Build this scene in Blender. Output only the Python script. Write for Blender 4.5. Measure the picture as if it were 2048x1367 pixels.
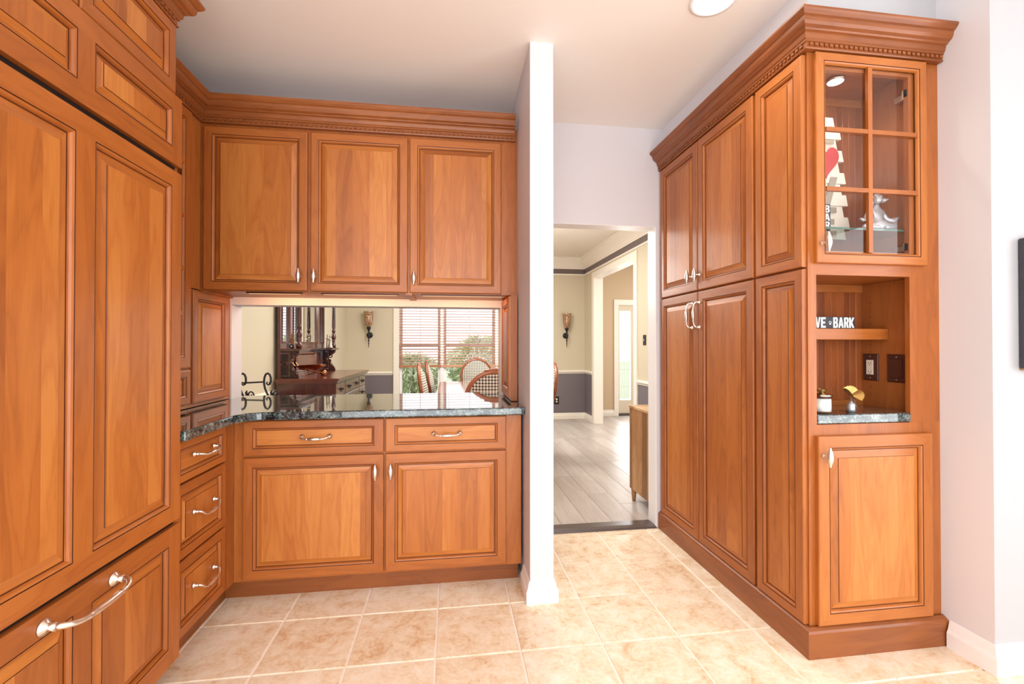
import bpy, math, random
from mathutils import Vector as V, Matrix as M
R = random.Random(7)
for o in list(bpy.data.objects): bpy.data.objects.remove(o)
sc = bpy.context.scene
col = sc.collection
pi = math.pi

# ------------------------------------------------------------------ camera, sky, light, exposure
cd = bpy.data.cameras.new('camera'); cam = bpy.data.objects.new('camera', cd); col.objects.link(cam)
cam.location = (1.067, -1.782, 1.221)
cam.rotation_euler = (pi/2 + 0.008, 0, -0.136)
cd.sensor_width = 36; cd.lens = 897.05/2048*36; cd.clip_start = 0.02; cd.clip_end = 200
sc.camera = cam
wd = bpy.data.worlds.new('sky'); sc.world = wd; wd.use_nodes = True
bg = wd.node_tree.nodes['Background']
bg.inputs['Color'].default_value = (0.90, 0.95, 1.0, 1); bg.inputs['Strength'].default_value = 1.8
vs = sc.view_settings
vs.view_transform = 'Standard'; vs.look = 'None'; vs.gamma = 1; vs.use_curve_mapping = False
vs.exposure = 0.08
sc.cycles.max_bounces = 10; sc.cycles.diffuse_bounces = 6; sc.cycles.glossy_bounces = 4
sc.cycles.transparent_max_bounces = 16; sc.cycles.transmission_bounces = 6
sc.cycles.sample_clamp_indirect = 8; sc.cycles.caustics_reflective = False; sc.cycles.caustics_refractive = False

def area(name, loc, rot, sx, sy, power=0, color=(1,1,1), portal=False):
    d = bpy.data.lights.new(name, 'AREA'); d.shape = 'RECTANGLE'; d.size = sx; d.size_y = sy
    d.energy = power; d.color = color
    if portal: d.cycles.is_portal = True
    o = bpy.data.objects.new(name, d); col.objects.link(o); o.location = loc; o.rotation_euler = rot
    return o
# daylight enters through these openings (portals only guide the sampling of the sky)
area('window_portal', (1.2, -4.19, 1.36), (pi/2, 0, 0), 3.6, 2.48, portal=True)
area('window_portal', (5.19, -2.8, 1.35), (0, pi/2, 0), 2.1, 2.3, portal=True)
area('window_portal', (1.39, 5.56, 1.35), (-pi/2, 0, 0), 2.3, 2.0, portal=True)
area('window_portal', (5.39, 4.2, 1.4), (0, pi/2, 0), 2.2, 2.4, portal=True)
area('rear_daylight_fill', (1.15, -4.12, 1.36), (pi/2, 0, 0), 3.3, 2.4, 98, (.98, .99, 1))  # added lamp in the unseen rear opening, stands in for more daylight
area('side_daylight_fill', (5.12, -2.8, 1.35), (0, pi/2, 0), 2.1, 2.2, 58, (.98, .99, 1))  # likewise added, boosts daylight from the unseen right-hand opening
area('door_glass_fill', (4.095, 5.80, 1.05), (-pi/2, 0, 0), .3, 1.7, 18)  # lamp added behind the door glass for white glass and floor glare
area('foyer_side_fill', (5.36, 4.2, 1.4), (0, pi/2, 0), 2.1, 2.3, 14)  # lamp added at an unseen foyer opening to light foyer and floor
area('dining_overhead_fill', (1.42, 3.2, 2.6), (0, 0, 0), 2.2, 2.2, 70, (1, .95, .88))  # unseen overhead fill added to brighten the dining room, no fixture
pd = bpy.data.lights.new('dining_point_fill', 'POINT'); pd.energy = 48; pd.color = (1, .95, .88); pd.shadow_soft_size = .25  # bodiless point fill added to lift the dining ceiling
po = bpy.data.objects.new('dining_point_fill', pd); col.objects.link(po); po.location = (1.42, 3.2, 2.0)
area('foyer_overhead_fill', (4.4, 4.2, 2.6), (0, 0, 0), .5, .5, 14, (1, .95, .88))  # fill added under the foyer ceiling against darkness, no fixture there

# ------------------------------------------------------------------ materials
def mat(name):
    m = bpy.data.materials.new(name); m.use_nodes = True
    nt = m.node_tree; b = nt.nodes['Principled BSDF']
    return m, nt, b
def lin(c):
    return tuple(((x/255)/12.92 if x/255 <= .04045 else ((x/255+.055)/1.055)**2.4) for x in c) + (1,)
def plain(name, rgb, rough=.5, metal=0, srgb=True, bump=0, bscale=200, coat=0, spec=None):
    m, nt, b = mat(name)
    b.inputs['Base Color'].default_value = lin(rgb) if srgb else tuple(rgb)+(1,)
    b.inputs['Roughness'].default_value = rough; b.inputs['Metallic'].default_value = metal
    b.inputs['Coat Weight'].default_value = coat; b.inputs['Coat Roughness'].default_value = .1
    if spec is not None: b.inputs['Specular IOR Level'].default_value = spec
    if bump:
        n = nt.nodes.new('ShaderNodeTexNoise'); n.inputs['Scale'].default_value = bscale
        tc = nt.nodes.new('ShaderNodeTexCoord'); nt.links.new(tc.outputs['Object'], n.inputs['Vector'])
        bp = nt.nodes.new('ShaderNodeBump'); bp.inputs['Strength'].default_value = bump; bp.inputs['Distance'].default_value = .002
        nt.links.new(n.outputs['Fac'], bp.inputs['Height']); nt.links.new(bp.outputs['Normal'], b.inputs['Normal'])
    return m
def nmath(nt, op, a, b=None, c=None):
    n = nt.nodes.new('ShaderNodeMath'); n.operation = op
    for i, x in enumerate((a, b, c)):
        if x is None: continue
        if isinstance(x, (int, float)): n.inputs[i].default_value = x
        else: nt.links.new(x, n.inputs[i])
    return n.outputs[0]
def ramp(nt, fac, stops):
    n = nt.nodes.new('ShaderNodeValToRGB'); e = n.color_ramp.elements
    while len(e) < len(stops): e.new(.5)
    for el, (p, c) in zip(e, stops): el.position = p; el.color = c
    nt.links.new(fac, n.inputs['Fac']); return n.outputs['Color']
def mixc(nt, fac, a, b, mode='MIX'):
    n = nt.nodes.new('ShaderNodeMix'); n.data_type = 'RGBA'; n.blend_type = mode
    for k, x in ((0, fac), (6, a), (7, b)):
        if isinstance(x, (int, float)): n.inputs[k].default_value = x
        elif isinstance(x, tuple): n.inputs[k].default_value = x
        else: nt.links.new(x, n.inputs[k])
    return n.outputs[2]
def wood(name, c0, c1, c2, stave=0.0, rough=.42, coat=.12, grain=.8, svar=.5):
    """UV-driven wood: u runs along the grain in metres, v across it."""
    m, nt, b = mat(name)
    uv = nt.nodes.new('ShaderNodeUVMap'); sep = nt.nodes.new('ShaderNodeSeparateXYZ')
    nt.links.new(uv.outputs['UV'], sep.inputs[0]); u, v = sep.outputs[0], sep.outputs[1]
    oi = nt.nodes.new('ShaderNodeObjectInfo'); rnd = oi.outputs['Random']
    off = nmath(nt, 'MULTIPLY', rnd, 37.0)
    if stave:
        st = nmath(nt, 'FLOOR', nmath(nt, 'DIVIDE', nmath(nt, 'ADD', v, off), stave))
    else:
        st = nmath(nt, 'FLOOR', nmath(nt, 'ADD', nmath(nt, 'MULTIPLY', v, .01), off))
    wn = nt.nodes.new('ShaderNodeTexWhiteNoise'); wn.noise_dimensions = '2D'
    cb = nt.nodes.new('ShaderNodeCombineXYZ'); nt.links.new(st, cb.inputs[0]); nt.links.new(rnd, cb.inputs[1])
    nt.links.new(cb.outputs[0], wn.inputs['Vector'])
    # grain coordinates
    c = nt.nodes.new('ShaderNodeCombineXYZ')
    nt.links.new(nmath(nt, 'ADD', nmath(nt, 'MULTIPLY', u, 1.5), nmath(nt, 'MULTIPLY', wn.outputs['Value'], 31.0)), c.inputs[0])
    nt.links.new(nmath(nt, 'MULTIPLY', v, 10.0), c.inputs[1]); nt.links.new(off, c.inputs[2])
    n1 = nt.nodes.new('ShaderNodeTexNoise'); n1.inputs['Scale'].default_value = 1.0; n1.inputs['Detail'].default_value = 3
    n1.inputs['Distortion'].default_value = .6; nt.links.new(c.outputs[0], n1.inputs['Vector'])
    cg = nt.nodes.new('ShaderNodeCombineXYZ')
    nt.links.new(nmath(nt, 'MULTIPLY', u, 14.0), cg.inputs[0]); nt.links.new(nmath(nt, 'MULTIPLY', v, 320.0), cg.inputs[1]); nt.links.new(off, cg.inputs[2])
    n2 = nt.nodes.new('ShaderNodeTexNoise'); n2.inputs['Scale'].default_value = 1.0; n2.inputs['Detail'].default_value = 2
    nt.links.new(cg.outputs[0], n2.inputs['Vector'])
    rings = nmath(nt, 'PINGPONG', nmath(nt, 'MULTIPLY', n1.outputs['Fac'], 15.0), 1.0)
    f = nmath(nt, 'ADD', nmath(nt, 'MULTIPLY', n1.outputs['Fac'], .55),
              nmath(nt, 'ADD', nmath(nt, 'MULTIPLY', nmath(nt, 'POWER', rings, .5), .20*grain), nmath(nt, 'MULTIPLY', n2.outputs['Fac'], .22*grain)))
    f = nmath(nt, 'ADD', f, nmath(nt, 'MULTIPLY', nmath(nt, 'SUBTRACT', wn.outputs['Value'], .5), svar))
    colr = ramp(nt, f, [(.2, c0), (.48, c1), (.76, c2)])
    nt.links.new(colr, b.inputs['Base Color'])
    b.inputs['Roughness'].default_value = rough; b.inputs['Coat Weight'].default_value = coat; b.inputs['Coat Roughness'].default_value = .18
    return m
CH0, CH1, CH2 = lin((142, 76, 30)), lin((168, 95, 38)), lin((186, 113, 50))
M_wood = wood('cherry_wood', CH0, CH1, CH2, 0, svar=.25)
M_panel = wood('cherry_panel', lin((148, 81, 32)), lin((178, 104, 43)), lin((200, 130, 62)), .088, svar=.34)
M_mold = wood('cherry_moulding', lin((116, 61, 27)), lin((142, 79, 35)), lin((162, 96, 46)), 0, svar=.15)
M_glaze = plain('dark_glaze', (84, 40, 18), .45)
M_inside = wood('cherry_interior', lin((144, 82, 36)), lin((164, 96, 44)), lin((182, 112, 56)), 0, svar=.15, rough=.4)
M_bead = wood('cherry_beadboard', lin((112, 56, 24)), lin((138, 72, 32)), lin((158, 88, 42)), 0, svar=.3, rough=.35)
M_mahog = wood('mahogany', lin((52, 20, 12)), lin((88, 36, 22)), lin((120, 56, 34)), 0, rough=.22, coat=.6, svar=.3)
M_mahdk = plain('carved_mahogany', (40, 16, 10), .35)
M_fruit = wood('chair_fruitwood', lin((120, 60, 32)), lin((152, 84, 48)), lin((176, 104, 64)), 0, rough=.3)
M_table = wood('table_wood', lin((98, 60, 44)), lin((128, 84, 64)), lin((150, 104, 82)), .12, rough=.08, coat=1.0)
M_acacia = wood('acacia_boards', lin((140, 98, 58)), lin((190, 142, 94)), lin((216, 178, 132)), .09, rough=.45, coat=0, svar=.7)
M_lvp = wood('plank_floor', lin((158, 146, 136)), lin((178, 168, 160)), lin((196, 188, 182)), 0, rough=.36, coat=0, grain=.9, svar=.36)
M_blind = wood('blind_wood', lin((176, 118, 82)), lin((200, 142, 104)), lin((214, 162, 126)), 0, rough=.4)
M_nickel = plain('brushed_nickel', (236, 230, 222), .3, 1)
M_iron = plain('wrought_iron', (44, 42, 44), .4, .6)
M_kwall = plain('kitchen_wall_paint', (213, 209, 213), .55, bump=.08, bscale=300)
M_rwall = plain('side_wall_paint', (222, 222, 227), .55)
M_rwall_shaded = plain('side_wall_paint_shaded', (178, 179, 183), .55)  # same wall paint, shade put into its colour for the camera-facing sides
M_ceil = plain('ceiling_paint', (245, 240, 235), .7)
M_white = plain('white_trim', (246, 245, 246), .35)
M_cream = plain('cream_wall_paint', (206, 196, 172), .6)
M_dceil = plain('dining_ceiling_paint', (238, 232, 220), .7)
M_creamtrim = plain('cream_trim', (242, 236, 224), .4)
M_gray = plain('wainscot_gray', (116, 108, 112), .5)
M_band = plain('dark_band_paint', (112, 100, 98), .5)
M_tan = plain('foyer_tan_paint', (204, 178, 146), .6)
M_beige = plain('door_beige', (214, 200, 176), .45)
M_black = plain('black_canvas', (58, 58, 66), .6, bump=.3, bscale=500)
M_dark = plain('dark_recess', (24, 18, 16), .6)
M_bronze = plain('bronze_plate', (92, 58, 46), .3, .5)
M_ivory = plain('ivory_plastic', (236, 228, 206), .3)
M_slot = plain('outlet_slot', (40, 34, 30), .5)
M_thresh = plain('threshold_strip', (84, 72, 68), .3)
M_grout = plain('grout', (250, 244, 236), .7)
M_copper = plain('copper', (196, 140, 104), .18, 1)
M_pewter = plain('pewter', (190, 180, 164), .4, .7)
M_silver = plain('silver_leaf', (186, 186, 190), .42, .7)
M_slat = plain('whitewashed_board', (246, 240, 226), .6)
M_heart = plain('red_heart_paint', (198, 66, 70), .5)
M_gletter = plain('gray_letter_paint', (170, 160, 146), .6)
M_sblack = plain('sign_black', (44, 38, 46), .5)
M_slet = plain('sign_letters', (214, 224, 226), .5)
M_gold = plain('gilded_leaf', (214, 176, 106), .3, .8)
M_wax = plain('white_wax', (248, 246, 240), .4)
M_brown = plain('brown_figurine', (150, 104, 64), .5)
M_grass = plain('lawn', (186, 192, 162), .9)
M_patio = plain('concrete_path', (214, 214, 212), .8)
M_bark = plain('bark', (110, 90, 70), .9)
M_seatgray = plain('chrome_lid', (190, 186, 186), .12, 1)

def granite():
    m, nt, b = mat('green_granite'); tc = nt.nodes.new('ShaderNodeTexCoord')
    n = nt.nodes.new('ShaderNodeTexNoise'); n.inputs['Scale'].default_value = 30; n.inputs['Detail'].default_value = 6; n.inputs['Roughness'].default_value = .7
    n2 = nt.nodes.new('ShaderNodeTexVoronoi'); n2.inputs['Scale'].default_value = 130
    mp = nt.nodes.new('ShaderNodeMapping'); mp.inputs['Scale'].default_value = (.45, 1, 1)
    nt.links.new(tc.outputs['Object'], mp.inputs['Vector']); nt.links.new(mp.outputs[0], n.inputs['Vector']); nt.links.new(tc.outputs['Object'], n2.inputs['Vector'])
    f = nmath(nt, 'ADD', n.outputs['Fac'], nmath(nt, 'MULTIPLY', nmath(nt, 'SUBTRACT', n2.outputs['Distance'], .4), .26))
    c = ramp(nt, f, [(.40, lin((14, 18, 22))), (.48, lin((32, 42, 46))), (.55, lin((68, 84, 85))), (.63, lin((102, 119, 116))), (.75, lin((140, 138, 130)))])
    nt.links.new(c, b.inputs['Base Color']); b.inputs['Roughness'].default_value = .05
    b.inputs['Coat Weight'].default_value = .8; b.inputs['Coat Roughness'].default_value = .02
    return m
M_granite = granite()
def tilemat():
    m, nt, b = mat('ceramic_tile'); tc = nt.nodes.new('ShaderNodeTexCoord'); oi = nt.nodes.new('ShaderNodeObjectInfo')
    av = nt.nodes.new('ShaderNodeVectorMath'); av.operation = 'ADD'
    cb = nt.nodes.new('ShaderNodeCombineXYZ')
    for i, k in enumerate((17.0, 29.0, 11.0)): nt.links.new(nmath(nt, 'MULTIPLY', oi.outputs['Random'], k), cb.inputs[i])
    nt.links.new(tc.outputs['Object'], av.inputs[0]); nt.links.new(cb.outputs[0], av.inputs[1])
    n = nt.nodes.new('ShaderNodeTexNoise'); n.inputs['Scale'].default_value = 11; n.inputs['Detail'].default_value = 9; n.inputs['Roughness'].default_value = .76; n.inputs['Distortion'].default_value = .5
    nt.links.new(av.outputs[0], n.inputs['Vector'])
    n3 = nt.nodes.new('ShaderNodeTexNoise'); n3.inputs['Scale'].default_value = 60; n3.inputs['Detail'].default_value = 3
    nt.links.new(av.outputs[0], n3.inputs['Vector'])
    f = nmath(nt, 'ADD', nmath(nt, 'MULTIPLY', n.outputs['Fac'], .8), nmath(nt, 'MULTIPLY', n3.outputs['Fac'], .2))
    f = nmath(nt, 'ADD', f, nmath(nt, 'MULTIPLY', nmath(nt, 'SUBTRACT', oi.outputs['Random'], .5), .05))
    c = ramp(nt, f, [(.36, lin((216, 177, 136))), (.45, lin((232, 212, 180))), (.53, lin((241, 227, 203))), (.66, lin((247, 240, 225)))])
    nt.links.new(c, b.inputs['Base Color']); b.inputs['Roughness'].default_value = .3
    bp = nt.nodes.new('ShaderNodeBump'); bp.inputs['Strength'].default_value = .25; bp.inputs['Distance'].default_value = .002
    nt.links.new(n.outputs['Fac'], bp.inputs['Height']); nt.links.new(bp.outputs['Normal'], b.inputs['Normal'])
    return m
M_tile = tilemat()
def glassmat(name, tint=(1, 1, 1), rough=0.0, minrefl=.0):
    m, nt, b = mat(name); nt.nodes.remove(b); out = nt.nodes['Material Output']
    t = nt.nodes.new('ShaderNodeBsdfTransparent'); t.inputs['Color'].default_value = tint + (1,)
    g = nt.nodes.new('ShaderNodeBsdfGlossy'); g.inputs['Roughness'].default_value = rough
    fr = nt.nodes.new('ShaderNodeFresnel'); fr.inputs['IOR'].default_value = 1.5
    mx = nt.nodes.new('ShaderNodeMixShader'); ge = nt.nodes.new('ShaderNodeNewGeometry'); nt.links.new(nmath(nt, 'MULTIPLY', fr.outputs[0], nmath(nt, 'SUBTRACT', 1.0, ge.outputs['Backfacing'])), mx.inputs[0])
    nt.links.new(t.outputs[0], mx.inputs[1]); nt.links.new(g.outputs[0], mx.inputs[2]); nt.links.new(mx.outputs[0], out.inputs['Surface'])
    return m
M_glass = glassmat('clear_glass')
M_gshelf = glassmat('shelf_glass', (.90, .97, .94))
M_gedge = plain('glass_edge_green', (72, 104, 92), .1)
M_mirror = plain('mirror', (236, 236, 232), .01, 1)
def amber():
    m, nt, b = mat('amber_mercury_glass'); tc = nt.nodes.new('ShaderNodeTexCoord')
    n = nt.nodes.new('ShaderNodeTexVoronoi'); n.inputs['Scale'].default_value = 90; nt.links.new(tc.outputs['Object'], n.inputs['Vector'])
    nt.links.new(ramp(nt, n.outputs['Distance'], [(.1, lin((70, 44, 26))), (.45, lin((150, 104, 68))), (.8, lin((236, 212, 180)))]), b.inputs['Base Color'])
    b.inputs['Roughness'].default_value = .2; b.inputs['Metallic'].default_value = .4
    return m
M_amber = amber()
def emis(name, colr, s):
    m, nt, b = mat(name); b.inputs['Emission Color'].default_value = colr + (1,); b.inputs['Emission Strength'].default_value = s
    b.inputs['Base Color'].default_value = colr + (1,); return m
M_lamp = emis('lamp_lens', (1, .93, .82), 14)
M_strip = emis('strip_lens', (1, .62, .28), 1.6)
def hound():
    m, nt, b = mat('houndstooth_fabric'); uv = nt.nodes.new('ShaderNodeUVMap'); s = nt.nodes.new('ShaderNodeSeparateXYZ')
    nt.links.new(uv.outputs['UV'], s.inputs[0])
    x = nmath(nt, 'FLOOR', nmath(nt, 'MULTIPLY', nmath(nt, 'ADD', s.outputs[0], 10), 330)); y = nmath(nt, 'FLOOR', nmath(nt, 'MULTIPLY', nmath(nt, 'ADD', s.outputs[1], 10), 330))
    wx = nmath(nt, 'LESS_THAN', nmath(nt, 'MODULO', x, 8), 4); wy = nmath(nt, 'LESS_THAN', nmath(nt, 'MODULO', y, 8), 4)
    tw = nmath(nt, 'LESS_THAN', nmath(nt, 'MODULO', nmath(nt, 'ADD', x, y), 4), 2)
    f = nmath(nt, 'ADD', nmath(nt, 'MULTIPLY', tw, wx), nmath(nt, 'MULTIPLY', nmath(nt, 'SUBTRACT', 1, tw), wy))
    nt.links.new(mixc(nt, f, lin((40, 36, 36)), lin((232, 226, 212))), b.inputs['Base Color']); b.inputs['Roughness'].default_value = .9
    return m
M_hound = hound()
def leafmat():
    m, nt, b = mat('shrub_leaf'); g = nt.nodes.new('ShaderNodeNewGeometry')
    nt.links.new(ramp(nt, g.outputs['Random Per Island'], [(0, lin((152, 164, 116))), (.5, lin((194, 202, 156))), (1, lin((220, 224, 190)))]), b.inputs['Base Color'])
    b.inputs['Roughness'].default_value = .7; return m
M_leaf = leafmat()

# ------------------------------------------------------------------ mesh builder
X, Y, Z = V((1, 0, 0)), V((0, 1, 0)), V((0, 0, 1))
class Fr:
    """local frame on a face: a along u, b up, d outward"""
    def __init__(s, o, u, n, b=Z): s.o, s.u, s.n, s.b = V(o), V(u), V(n), V(b)
    def p(s, a, b, d): return s.o + s.u*a + s.b*b + s.n*d
FW = Fr((0, 0, 0), X, -Y)
class MB:
    def __init__(s): s.v = []; s.f = []; s.uv = []; s.m = []; s.sm = []
    def face(s, pts, uv=None, mat=0, sm=False):
        i = len(s.v); s.v += [V(p) for p in pts]; s.f.append(tuple(range(i, i+len(pts))))
        s.uv.append(uv or [(0, 0)]*len(pts)); s.m.append(mat); s.sm.append(sm)
    def fbox(s, F, a0, a1, b0, b1, d0, d1, g='b', mat=0, fm=None):
        r1, r2 = R.random()*3, R.random()*3
        def q(*c):
            pts = [F.p(*k) for k in c]
            rng = [max(k[i] for k in c)-min(k[i] for k in c) for i in range(3)]
            gi = 'abd'.index(g); flat = rng.index(min(rng))
            ax = [i for i in range(3) if i != flat]
            if gi in ax: ui = gi; vi = [i for i in ax if i != gi][0]
            else: ui, vi = ax
            return pts, [(k[ui]+r1, k[vi]+r2) for k in c]
        a, A, b, B, d, D = a0, a1, b0, b1, d0, d1
        Q = {'front': ((a,b,D),(A,b,D),(A,B,D),(a,B,D)), 'back': ((A,b,d),(a,b,d),(a,B,d),(A,B,d)),
             'left': ((a,b,d),(a,b,D),(a,B,D),(a,B,d)), 'right': ((A,b,D),(A,b,d),(A,B,d),(A,B,D)),
             'top': ((a,B,D),(A,B,D),(A,B,d),(a,B,d)), 'bottom': ((a,b,d),(A,b,d),(A,b,D),(a,b,D))}
        for k, c in Q.items():
            p, u = q(*c); s.face(p, u, (fm or {}).get(k, mat))
        return s
    def box(s, lo, hi, g='z', mat=0, fm=None):
        return s.fbox(FW, lo[0], hi[0], lo[2], hi[2], -hi[1], -lo[1], {'x': 'a', 'y': 'd', 'z': 'b'}[g], mat, fm)
    def rings(s, F, loops, mats, fill=None):
        """loops: (a0,a1,b0,b1,d); mats: one per gap"""
        ro = [R.random()*3 for _ in range(4)]
        C = [[(l[0],l[2],l[4]),(l[1],l[2],l[4]),(l[1],l[3],l[4]),(l[0],l[3],l[4])] for l in loops]
        for k in range(len(C)-1):
            for i in range(4):
                j = (i+1) % 4; cs = (C[k][i], C[k][j], C[k+1][j], C[k+1][i])
                ax = 0 if i in (0, 2) else 1
                uv = [(c[ax]+ro[i], c[1-ax]+c[2]+ro[i]) for c in cs]
                s.face([F.p(*c) for c in cs], uv, mats[k])
        if fill is not None:
            c = C[-1]; s.face([F.p(*k) for k in c], [(k[1]+ro[0], k[0]+ro[1]) for k in c], fill)
        return s
    def tube(s, pts, rad, n=8, mat=0, cap=True, sm=True):
        pts = [V(p) for p in pts]; N = len(pts)
        rad = [rad]*N if isinstance(rad, (int, float)) else rad
        rings = []; prev = None
        for i, p in enumerate(pts):
            t = (pts[min(i+1, N-1)]-pts[max(i-1, 0)]).normalized()
            if prev is None: a = t.orthogonal().normalized()
            else: a = (prev - t*prev.dot(t)); a = a.normalized() if a.length > 1e-6 else t.orthogonal().normalized()
            prev = a; b = t.cross(a)
            rings.append([p + (a*math.cos(2*pi*k/n)+b*math.sin(2*pi*k/n))*rad[i] for k in range(n)])
        L = 0
        for i in range(N-1):
            dl = (pts[i+1]-pts[i]).length
            for k in range(n):
                j = (k+1) % n
                s.face([rings[i][k], rings[i][j], rings[i+1][j], rings[i+1][k]], [(L,k*.01),(L,k*.01+.01),(L+dl,k*.01+.01),(L+dl,k*.01)], mat, sm)
            L += dl
        if cap:
            s.face(rings[0][::-1], None, mat); s.face(rings[-1], None, mat)
        return s
    def lathe(s, o, ax, prof, n=16, mat=0, flute=0, cap=True):
        """prof: (r, h) along axis ax from o"""
        o, ax = V(o), V(ax).normalized(); a = ax.orthogonal().normalized(); b = ax.cross(a)
        rg = [[o + ax*h + (a*math.cos(2*pi*k/n)+b*math.sin(2*pi*k/n))*max(r*(1-flute*(k % 2)), 1e-5) for k in range(n)] for r, h in prof]
        for i in range(len(rg)-1):
            for k in range(n):
                j = (k+1) % n
                s.face([rg[i][k], rg[i][j], rg[i+1][j], rg[i+1][k]], [(prof[i][1],k*.01),(prof[i][1],k*.01+.01),(prof[i+1][1],k*.01+.01),(prof[i+1][1],k*.01)], mat, True)
        if cap:
            if prof[0][0] > 1e-4: s.face(rg[0][::-1], None, mat)
            if prof[-1][0] > 1e-4: s.face(rg[-1], None, mat)
        return s
    def ball(s, c, r, n=12, m=8, mat=0):
        c = V(c); r = V(r) if not isinstance(r, (int, float)) else V((r, r, r))
        P = lambda i, k: c + V((r.x*math.sin(pi*i/m)*math.cos(2*pi*k/n), r.y*math.sin(pi*i/m)*math.sin(2*pi*k/n), -r.z*math.cos(pi*i/m)))
        for i in range(m):
            for k in range(n):
                q = [P(i, k), P(i, k+1), P(i+1, k+1), P(i+1, k)]
                if i == 0: q = q[1:] if False else [q[0], q[2], q[3]]
                elif i == m-1: q = q[:3]
                s.face(q, [(p.x, p.z) for p in q], mat, True)
        return s
    def prism(s, F, poly, d0, d1, mat=0, g=1, sidemat=None):
        n = len(poly); ar = sum(poly[i][0]*poly[(i+1) % n][1]-poly[(i+1) % n][0]*poly[i][1] for i in range(n))
        if ar < 0: poly = poly[::-1]
        uv = [(p[g], p[1-g]) for p in poly]
        s.face([F.p(a, b, d1) for a, b in poly], uv, mat); s.face([F.p(a, b, d0) for a, b in poly[::-1]], uv[::-1], mat)
        for i in range(n):
            (a, b), (c, d) = poly[i], poly[(i+1) % n]
            s.face([F.p(a, b, d0), F.p(c, d, d0), F.p(c, d, d1), F.p(a, b, d1)], [(a+b, 0), (c+d, 0), (c+d, d1-d0), (a+b, d1-d0)], mat if sidemat is None else sidemat)
        return s
    def sweep(s, path, prof, mat=0, mats=None):
        """path: (x,y) polyline, outward = right of travel; prof: closed (out,z) polygon"""
        P = [V((p[0], p[1])) for p in path]; N = len(P); nrm = []
        for i in range(N-1):
            d = (P[i+1]-P[i]).normalized(); nrm.append(V((d.y, -d.x)))
        mit = []
        for i in range(N):
            if i == 0: m = nrm[0]
            elif i == N-1: m = nrm[-1]
            else:
                m = (nrm[i-1]+nrm[i]); m = m/(1+nrm[i-1].dot(nrm[i]))
            mit.append(m)
        pt = lambda i, k: V((P[i].x+mit[i].x*prof[k][0], P[i].y+mit[i].y*prof[k][0], prof[k][1]))
        n = len(prof); acc = [0]
        for k in range(n): acc.append(acc[-1]+math.dist(prof[k], prof[(k+1) % n]))
        ar = sum(prof[i][0]*prof[(i+1) % n][1]-prof[(i+1) % n][0]*prof[i][1] for i in range(n))
        L = R.random()*3
        for i in range(N-1):
            dl = (P[i+1]-P[i]).length
            for k in range(n):
                j = (k+1) % n; q = [pt(i, k), pt(i+1, k), pt(i+1, j), pt(i, j)]; u = [(L, acc[k]), (L+dl, acc[k]), (L+dl, acc[k+1]), (L, acc[k+1])]
                if ar < 0: q = q[::-1]; u = u[::-1]
                s.face(q, u, mats[k] if mats else mat)
            L += dl
        c0 = [pt(0, k) for k in range(n)]; c1 = [pt(N-1, k) for k in range(n)]
        cu = [(p[1], p[0]) for p in prof]
        s.face(c0[::-1] if ar > 0 else c0, cu, mat); s.face(c1 if ar > 0 else c1[::-1], cu, mat)
        return s
    def build(s, name, mats, parent=None, bevel=0, weld=True, seg=1, **props):
        if not isinstance(mats, (list, tuple)): mats = [mats]
        pw = WM.get(parent, M.Identity(4)) if parent else M.Identity(4); inv = pw.inverted()
        vs_ = [inv @ v for v in s.v]
        lo = V([min(v[i] for v in vs_) for i in range(3)]); hi = V([max(v[i] for v in vs_) for i in range(3)])
        c = (lo+hi)/2
        if parent is None: c.z = lo.z
        me = bpy.data.meshes.new(name)
        me.from_pydata([v-c for v in vs_], [], s.f)
        ul = me.uv_layers.new(name='UVMap'); fl = []
        for u in s.uv:
            for p in u: fl += [p[0], p[1]]
        ul.data.foreach_set('uv', fl)
        me.polygons.foreach_set('material_index', s.m); me.polygons.foreach_set('use_smooth', s.sm)
        for m in mats: me.materials.append(m)
        if weld:
            import bmesh
            bm = bmesh.new(); bm.from_mesh(me); bmesh.ops.remove_doubles(bm, verts=bm.verts, dist=1e-5); bm.to_mesh(me); bm.free()
        me.update()
        o = bpy.data.objects.new(name, me); col.objects.link(o); o.location = c
        if parent: o.parent = parent
        WM[o] = pw @ M.Translation(c)
        if bevel:
            b = o.modifiers.new('bevel', 'BEVEL'); b.width = bevel; b.segments = seg; b.limit_method = 'ANGLE'; b.angle_limit = .7
        for k, v in props.items(): o[k] = v
        return o
WM = {}
def thing(name, label, cat, loc, group=None, rz=0):
    o = bpy.data.objects.new(name, None); col.objects.link(o); o.location = loc; o.rotation_euler = (0, 0, rz)
    o.empty_display_size = .05; o['label'] = label; o['category'] = cat
    if group: o['group'] = group
    WM[o] = M.Translation(V(loc)) @ M.Rotation(rz, 4, 'Z')
    return o
def tag(o, label, cat, group=None):
    o['label'] = label; o['category'] = cat
    if group: o['group'] = group
    return o
def struct(name, mb, mats, parent=None, **k):
    o = mb.build(name, mats, parent, **k)
    o['kind'] = 'structure'
    return o
def dup(root, loc, rz, label, group=None):
    r = root.copy(); col.objects.link(r); r.location = loc; r.rotation_euler = (0, 0, rz); r['label'] = label
    if group: r['group'] = group
    for ch in list(root.children):
        c = ch.copy(); col.objects.link(c); c.parent = r
        for g in list(ch.children):
            d = g.copy(); col.objects.link(d); d.parent = c
    return r

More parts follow.
